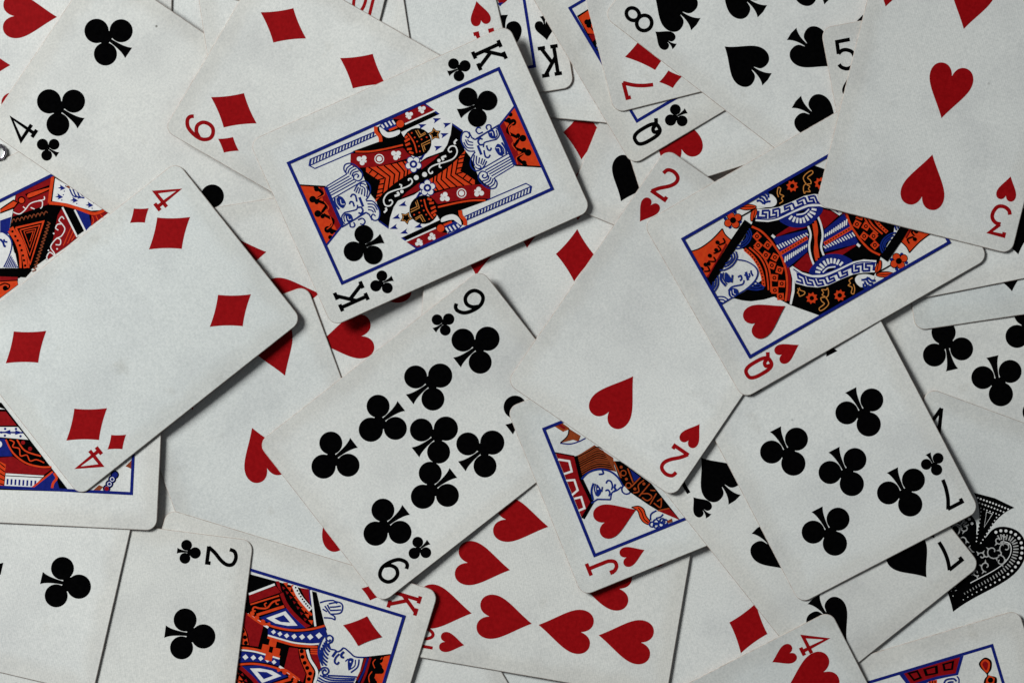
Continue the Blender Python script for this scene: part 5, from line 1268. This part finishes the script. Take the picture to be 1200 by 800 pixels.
def suit_shapes(suit):
    """outlines of a large pip (about 17 mm tall) as a list of closed polygons"""
    if suit == 'd':
        pts = []
        c = [(0, 8.2), (6.25, 0), (0, -8.2), (-6.25, 0)]
        for i in range(4):
            a, b = c[i], c[(i + 1) % 4]
            m = ((a[0] + b[0]) / 2 * 0.87, (a[1] + b[1]) / 2 * 0.87)
            for k in range(8):
                t = k / 8
                pts.append(tuple((1 - t) ** 2 * a[j] + 2 * (1 - t) * t * m[j] + t * t * b[j] for j in (0, 1)))
        return [pts]
    if suit == 'h':
        r = bez((0, 5.0), (0.5, 7.3), (1.9, 8.5), (3.6, 8.45)) + bez((3.6, 8.45), (5.7, 8.4), (7.0, 6.6), (6.95, 4.3)) + bez((6.95, 4.3), (6.9, 0.6), (3.0, -3.2), (0, -8.5), 14)
        l = [(-x, y) for x, y in reversed(r[1:])]
        return [r + [(0, -8.5)] + l]
    if suit == 's':
        r = bez((0, 8.5), (2.6, 4.2), (6.7, 2.0), (6.9, -1.7), 14) + bez((6.9, -1.7), (6.95, -3.9), (5.6, -5.5), (3.8, -5.45)) + bez((3.8, -5.45), (2.4, -5.4), (1.2, -4.9), (0.9, -3.5))
        l = [(-x, y) for x, y in reversed(r[1:])]
        body = r + [(0.9, -3.5), (0.62, -2.7), (-0.62, -2.7), (-0.9, -3.5)] + l
        st = bez((0.5, -2.3), (0.5, -4.6), (1.2, -7.0), (2.45, -8.3))
        stem = st + [(2.45, -8.3), (0, -8.6), (-2.45, -8.3)] + [(-x, y) for x, y in reversed(st)]
        return [body, stem]
    circ = lambda x, y, r: [(x + r * math.cos(2 * math.pi * i / 28), y + r * math.sin(2 * math.pi * i / 28)) for i in range(28)]
    st = bez((0.5, 0.4), (0.65, -3.6), (1.0, -6.4), (2.05, -8.0))
    stem = st + [(2.05, -8.0), (-2.05, -8.0)] + [(-x, y) for x, y in reversed(st)]
    return [circ(0, 4.55, 3.95), circ(4.55, -2.0, 3.75), circ(-4.55, -2.0, 3.75), [(-1.9, 2.6), (1.9, 2.6), (2.6, 0.4), (2.4, -1.3), (0, -0.7), (-2.4, -1.3), (-2.6, 0.4)], stem]
SHAPES = {s: suit_shapes(s) for s in 'cdhs'}

def put_pip(ink, part, suit, x, y, size, flip):
    col = 'R' if suit in 'dh' else 'k'
    k = size * flip
    for i, poly in enumerate(SHAPES[suit]):
        ink.poly(part, col, [(x + px * k, y + py * k) for px, py in poly])

def ell(cx, cy, rx, ry, n=26, p=2.0):
    out = []
    for i in range(n):
        t = 2 * math.pi * i / n; c, s_ = math.cos(t), math.sin(t)
        out.append((cx + rx * math.copysign(abs(c) ** (2 / p), c), cy + ry * math.copysign(abs(s_) ** (2 / p), s_)))
    return out
SIX = [(2.2, 3.2), (1.5, 4.1), (0.2, 4.2), (-1.5, 2.9), (-2.45, 0.2), (-2.45, -2.3), (-1.3, -4.0), (0.3, -4.3), (1.9, -3.4), (2.45, -1.7), (1.9, 0.1), (0.3, 0.9), (-1.4, 0.2), (-2.4, -1.3)]
GLYPH = {   # smooth flag, closed flag, points
 '2': [(1, 0, [(-2.3, 2.2), (-1.8, 3.7), (0, 4.3), (1.9, 3.6), (2.3, 2.0), (1.3, 0.1), (-0.8, -2.1), (-2.2, -4.1)]), (0, 0, [(-2.45, -4.05), (2.45, -4.05), (2.45, -2.95)])],
 '3': [(0, 0, [(-2.2, 3.0), (-2.2, 4.1), (2.1, 4.1), (-0.3, 1.1)]), (1, 0, [(-0.5, 0.95), (1.0, 0.9), (2.3, -0.2), (2.5, -1.9), (1.6, -3.8), (-0.2, -4.3), (-1.9, -3.6), (-2.5, -2.4)])],
 '4': [(0, 0, [(3.0, -1.9), (-2.6, -1.9), (1.3, 4.1), (1.3, -4.0)]), (0, 0, [(0.0, -4.05), (2.6, -4.05)])],
 '5': [(0, 0, [(2.1, 4.0), (-1.8, 4.0), (-2.0, 0.4)]), (1, 0, [(-2.0, 0.5), (-0.9, 1.2), (0.5, 1.2), (2.1, 0.2), (2.5, -1.7), (1.6, -3.7), (-0.2, -4.3), (-1.8, -3.6), (-2.4, -2.6)])],
 '6': [(1, 0, SIX)], '9': [(1, 0, [(-x, -y) for x, y in SIX])],
 '7': [(0, 0, [(-2.3, 2.9), (-2.3, 4.0), (2.4, 4.0)]), (1, 0, [(2.4, 4.1), (1.0, 1.4), (0.1, -1.6), (-0.3, -4.4)])],
 '8': [(2, 1, ell(0, 2.2, 1.75, 2.0)), (2, 1, ell(0, -2.05, 2.3, 2.2))],
 '10': [(0, 0, [(-2.6, 4.4), (-2.6, -4.4)]), (2, 1, ell(1.2, 0, 1.7, 3.85))],
 'J': [(0, 0, [(-1.1, 4.0), (2.7, 4.0)]), (1, 0, [(1.0, 4.0), (1.0, 0), (0.9, -2.4), (0.1, -3.9), (-1.3, -4.0), (-2.3, -3.0), (-2.5, -1.9)]), (0, 0, [(-3.1, -2.0), (-1.8, -2.0)])],
 'Q': [(2, 1, ell(0, 0.2, 2.0, 4.0, 30, 2.9)), (1, 0, [(-1.1, -3.2), (-0.6, -1.9), (0.5, -2.1), (1.2, -3.5), (2.7, -4.4)])],
 'K': [(0, 0, [(-1.7, 4.1), (-1.7, -4.1)]), (0, 0, [(2.1, 4.1), (-1.7, -0.9)]), (0, 0, [(-0.5, 0.7), (2.1, -4.1)])] + [(0, 0, [(x - 1.1, y), (x + 1.1, y)]) for x in (-1.75, 2.0) for y in (4.1, -4.1)],
 'A': [(0, 0, [(-2.2, -4.1), (0, 4.4)]), (0, 0, [(0, 4.4), (2.2, -4.1)]), (0, 0, [(-1.5, -1.5), (1.5, -1.5)]), (0, 0, [(-3.1, -4.1), (-1.4, -4.1)]), (0, 0, [(1.4, -4.1), (3.1, -4.1)])],
}
def put_rank(ink, part, rank, col, x, y, flip, w=1.18):
    for sm, closed, pts in GLYPH[rank]:
        p = smooth(pts, False, 5) if sm == 1 else pts
        ink.stroke(part, col, w, [(x + a * 1.06 * flip, y + b * 1.06 * flip) for a, b in p], bool(closed))

def put_art(ink, els):
    """draw the picture; parts keep the order in which they are printed"""
    figs = {}
    for part, kind, col, w, sym, flat in els:
        pts = [(flat[i], flat[i + 1]) for i in range(0, len(flat), 2)]
        for half in ((1, -1) if sym else (1,)):
            q = [(x * half, y * half) for x, y in pts]
            name = '%s#%d' % (part, half)
            if kind == 'P': ink.poly(name, col, q)
            elif kind == 'G': ink.poly(name, col, smooth(q, True, 4))
            elif kind == 'S': ink.stroke(name, col, w, smooth(q, False, 5))
            elif kind == 'L': ink.stroke(name, col, w, q)
            else: ink.circle(name, col, q[0][0], q[0][1], w)

def put_ace_of_spades(ink):
    """the large lace-work spade"""
    k = 38.0 / 17.1
    body, stem = [[(x * k, y * k) for x, y in p] for p in SHAPES['s']]
    stem = [(x * 1.25, y if y > -8 else y) for x, y in stem]
    ink.poly('ornate_spade', 'k', body); ink.poly('ornate_spade', 'k', stem)
    n = len(body)
    def inset(poly, d):
        out = []
        for i in range(len(poly)):
            a, b = poly[i - 1], poly[(i + 1) % len(poly)]
            dx, dy = b[0] - a[0], b[1] - a[1]; l = math.hypot(dx, dy) or 1
            out.append((poly[i][0] + dy / l * -d, poly[i][1] + dx / l * d))
        return out
    # walk both flanks from the tip to the foot of the lobes
    area2 = sum(body[i - 1][0] * body[i][1] - body[i][0] * body[i - 1][1] for i in range(n))
    sg = 1 if area2 > 0 else -1
    def resample(poly, step):
        out = []; acc = 0.0; out.append(poly[0])
        for i in range(1, len(poly)):
            a, b = poly[i - 1], poly[i]; l = math.hypot(b[0] - a[0], b[1] - a[1]); pos = step - acc
            while pos <= l:
                out.append((a[0] + (b[0] - a[0]) * pos / l, a[1] + (b[1] - a[1]) * pos / l)); pos += step
            acc = (acc + l) % step
        return out
    right = body[:34]
    for mir in (1, -1):
        flank = [(x * mir, y) for x, y in right]
        s2 = sg * mir
        def off(d):
            out = []
            for i in range(len(flank)):
                a = flank[max(i - 1, 0)]; b = flank[min(i + 1, len(flank) - 1)]
                dx, dy = b[0] - a[0], b[1] - a[1]; l = math.hypot(dx, dy) or 1
                out.append((flank[i][0] - dy / l * d * s2, flank[i][1] + dx / l * d * s2))
            return out
        def width(p): return max(0.32, min(1.0, (19.0 - p[1]) / 26.0 + 0.12))
        for p in resample(off(1.25), 1.62):
            w = width(p) * 0.48
            if abs(p[0]) > 0.8: ink.circle('ornate_spade', 'w', p[0], p[1], w)
        inner = off(2.35); outer2 = off(4.0)
        a = resample(inner, 1.05)
        for i, p in enumerate(a):
            if abs(p[0]) < 1.6 or i < 4: continue
            j = min(range(len(inner)), key=lambda q: (inner[q][0] - p[0]) ** 2 + (inner[q][1] - p[1]) ** 2)
            o2 = outer2[j]; v = (o2[0] - inner[j][0], o2[1] - inner[j][1])
            s3 = width(p)
            ink.stroke('ornate_spade', 'y', 0.34 * s3 + 0.06, [p, (p[0] + v[0] * s3, p[1] + v[1] * s3)])
        line = [p for p in off(4.7) if abs(p[0]) > 0.9 and p[1] < 11]
        ink.stroke('ornate_spade', 'w', 0.26, line)
        # leafy scrolls
        for cx, cy, r, t0 in ((5.2, -3.2, 2.5, 0.3), (8.6, -5.6, 2.1, 2.0), (8.4, -1.2, 1.9, 4.0), (4.8, 1.9, 1.8, 1.2), (5.6, -7.2, 1.9, 5.0), (2.6, 4.8, 1.2, 0.5), (2.4, -0.6, 1.3, 3.0)):
            sp = []
            for i in range(15):
                t = t0 + i * 0.42; rr = r * (1 - i / 17.0)
                sp.append((mir * (cx + rr * math.cos(t)), cy + rr * math.sin(t)))
            ink.stroke('ornate_spade', 'y', 0.34, sp)
            for i in (1, 4, 7):
                x, y = sp[i]; dx, dy = x - mir * cx, y - cy; l = math.hypot(dx, dy) or 1
                ink.poly('ornate_spade', 'y', [(x - dy / l * 0.35, y + dx / l * 0.35), (x + dy / l * 0.35, y - dx / l * 0.35), (x + dx / l * 1.1 + dy / l * .3, y + dy / l * 1.1 - dx / l * .3)])
    # dots on the stem
    for r_ in range(3):
        for i in range(-5 + r_, 6 - r_):
            ink.circle('ornate_spade', 'w', i * 1.02, -17.4 + r_ * 1.35 + abs(i) * 0.02, 0.30 - 0.04 * r_)
    for i in range(9):
        for s_ in (-1, 1):
            y = -13.6 + i * 1.15; ink.circle('ornate_spade', 'w', s_ * (2.6 - i * 0.23), y, 0.22)
    ink.stroke('ornate_spade', 'w', 0.16, [(-1.0, -14.2), (1.0, -14.2), (0, -9.4)], True)

SUITS = {'c': 'clubs', 'd': 'diamonds', 'h': 'hearts', 's': 'spades'}
FIG_ROOT = {'robe': 1, 'collar': 2, 'ribbon': 2, 'fan': 2, 'key_band': 2, 'sleeve': 2}
for n, (key, rank, suit, cx, cy, turn, sh, pips, corners, fpips, (fw, fh), label) in enumerate(CARDS):
    rng = random.Random(100 + n)
    root = bpy.data.objects.new('playing_card', None)
    root.empty_display_size = 0.01
    scene.collection.objects.link(root)
    root.location = (cx * MM, cy * MM, sh[2] * MM)
    root.rotation_euler = (0, 0, math.radians(turn))
    tag(root, label, 'playing card', 'playing cards scattered in a pile')
    st = bpy.data.objects.new('card_stock', stock_mesh(sh, rng))
    scene.collection.objects.link(st); st.parent = root
    ink = Ink(sh)
    col = 'R' if suit in 'dh' else 'k'
    court = rank in ('J', 'Q', 'K')
    if key == 'AS':
        put_ace_of_spades(ink)
    else:
        for i, (x, y, f) in enumerate(pips):
            put_pip(ink, 'pip#%d' % i, suit, x, y, 0.965 if suit == 'c' else 1.0, f)
    for s in corners:
        if rank == '10': put_rank(ink, 'rank_number#%d' % s, rank, col, -25.4 * s, 35.1 * s, s, 1.0)
        else: put_rank(ink, ('rank_letter#%d' if court or rank == 'A' else 'rank_number#%d') % s, rank, col, -25.6 * s, 35.1 * s, s)
        put_pip(ink, 'corner_pip#%d' % s, suit, -25.6 * s, 24.7 * s, 0.455, s)
    parents = {}
    if court:
        if key in ART: put_art(ink, ART[key])
        ink.stroke('picture_frame', 'b', 0.94, [(-fw, fh), (fw, fh), (fw, -fh), (-fw, -fh)], True)
        for s in fpips:
            put_pip(ink, 'pip#%d' % s, suit, -12.9 * s, 25.2 * s, 0.78, s)
    fig = {}
    for part in ink.order:                      # the figure is one part, its crown, face and so on are sub-parts
        if '#' in part and part.split('#')[0] not in ('pip', 'corner_pip', 'rank_number', 'rank_letter', 'robe'):
            h = part.split('#')[1]
            fig[part] = 'robe#' + h if 'robe#' + h in ink.bms else 'robe#1'
    ink.build(root, parent_of=fig)
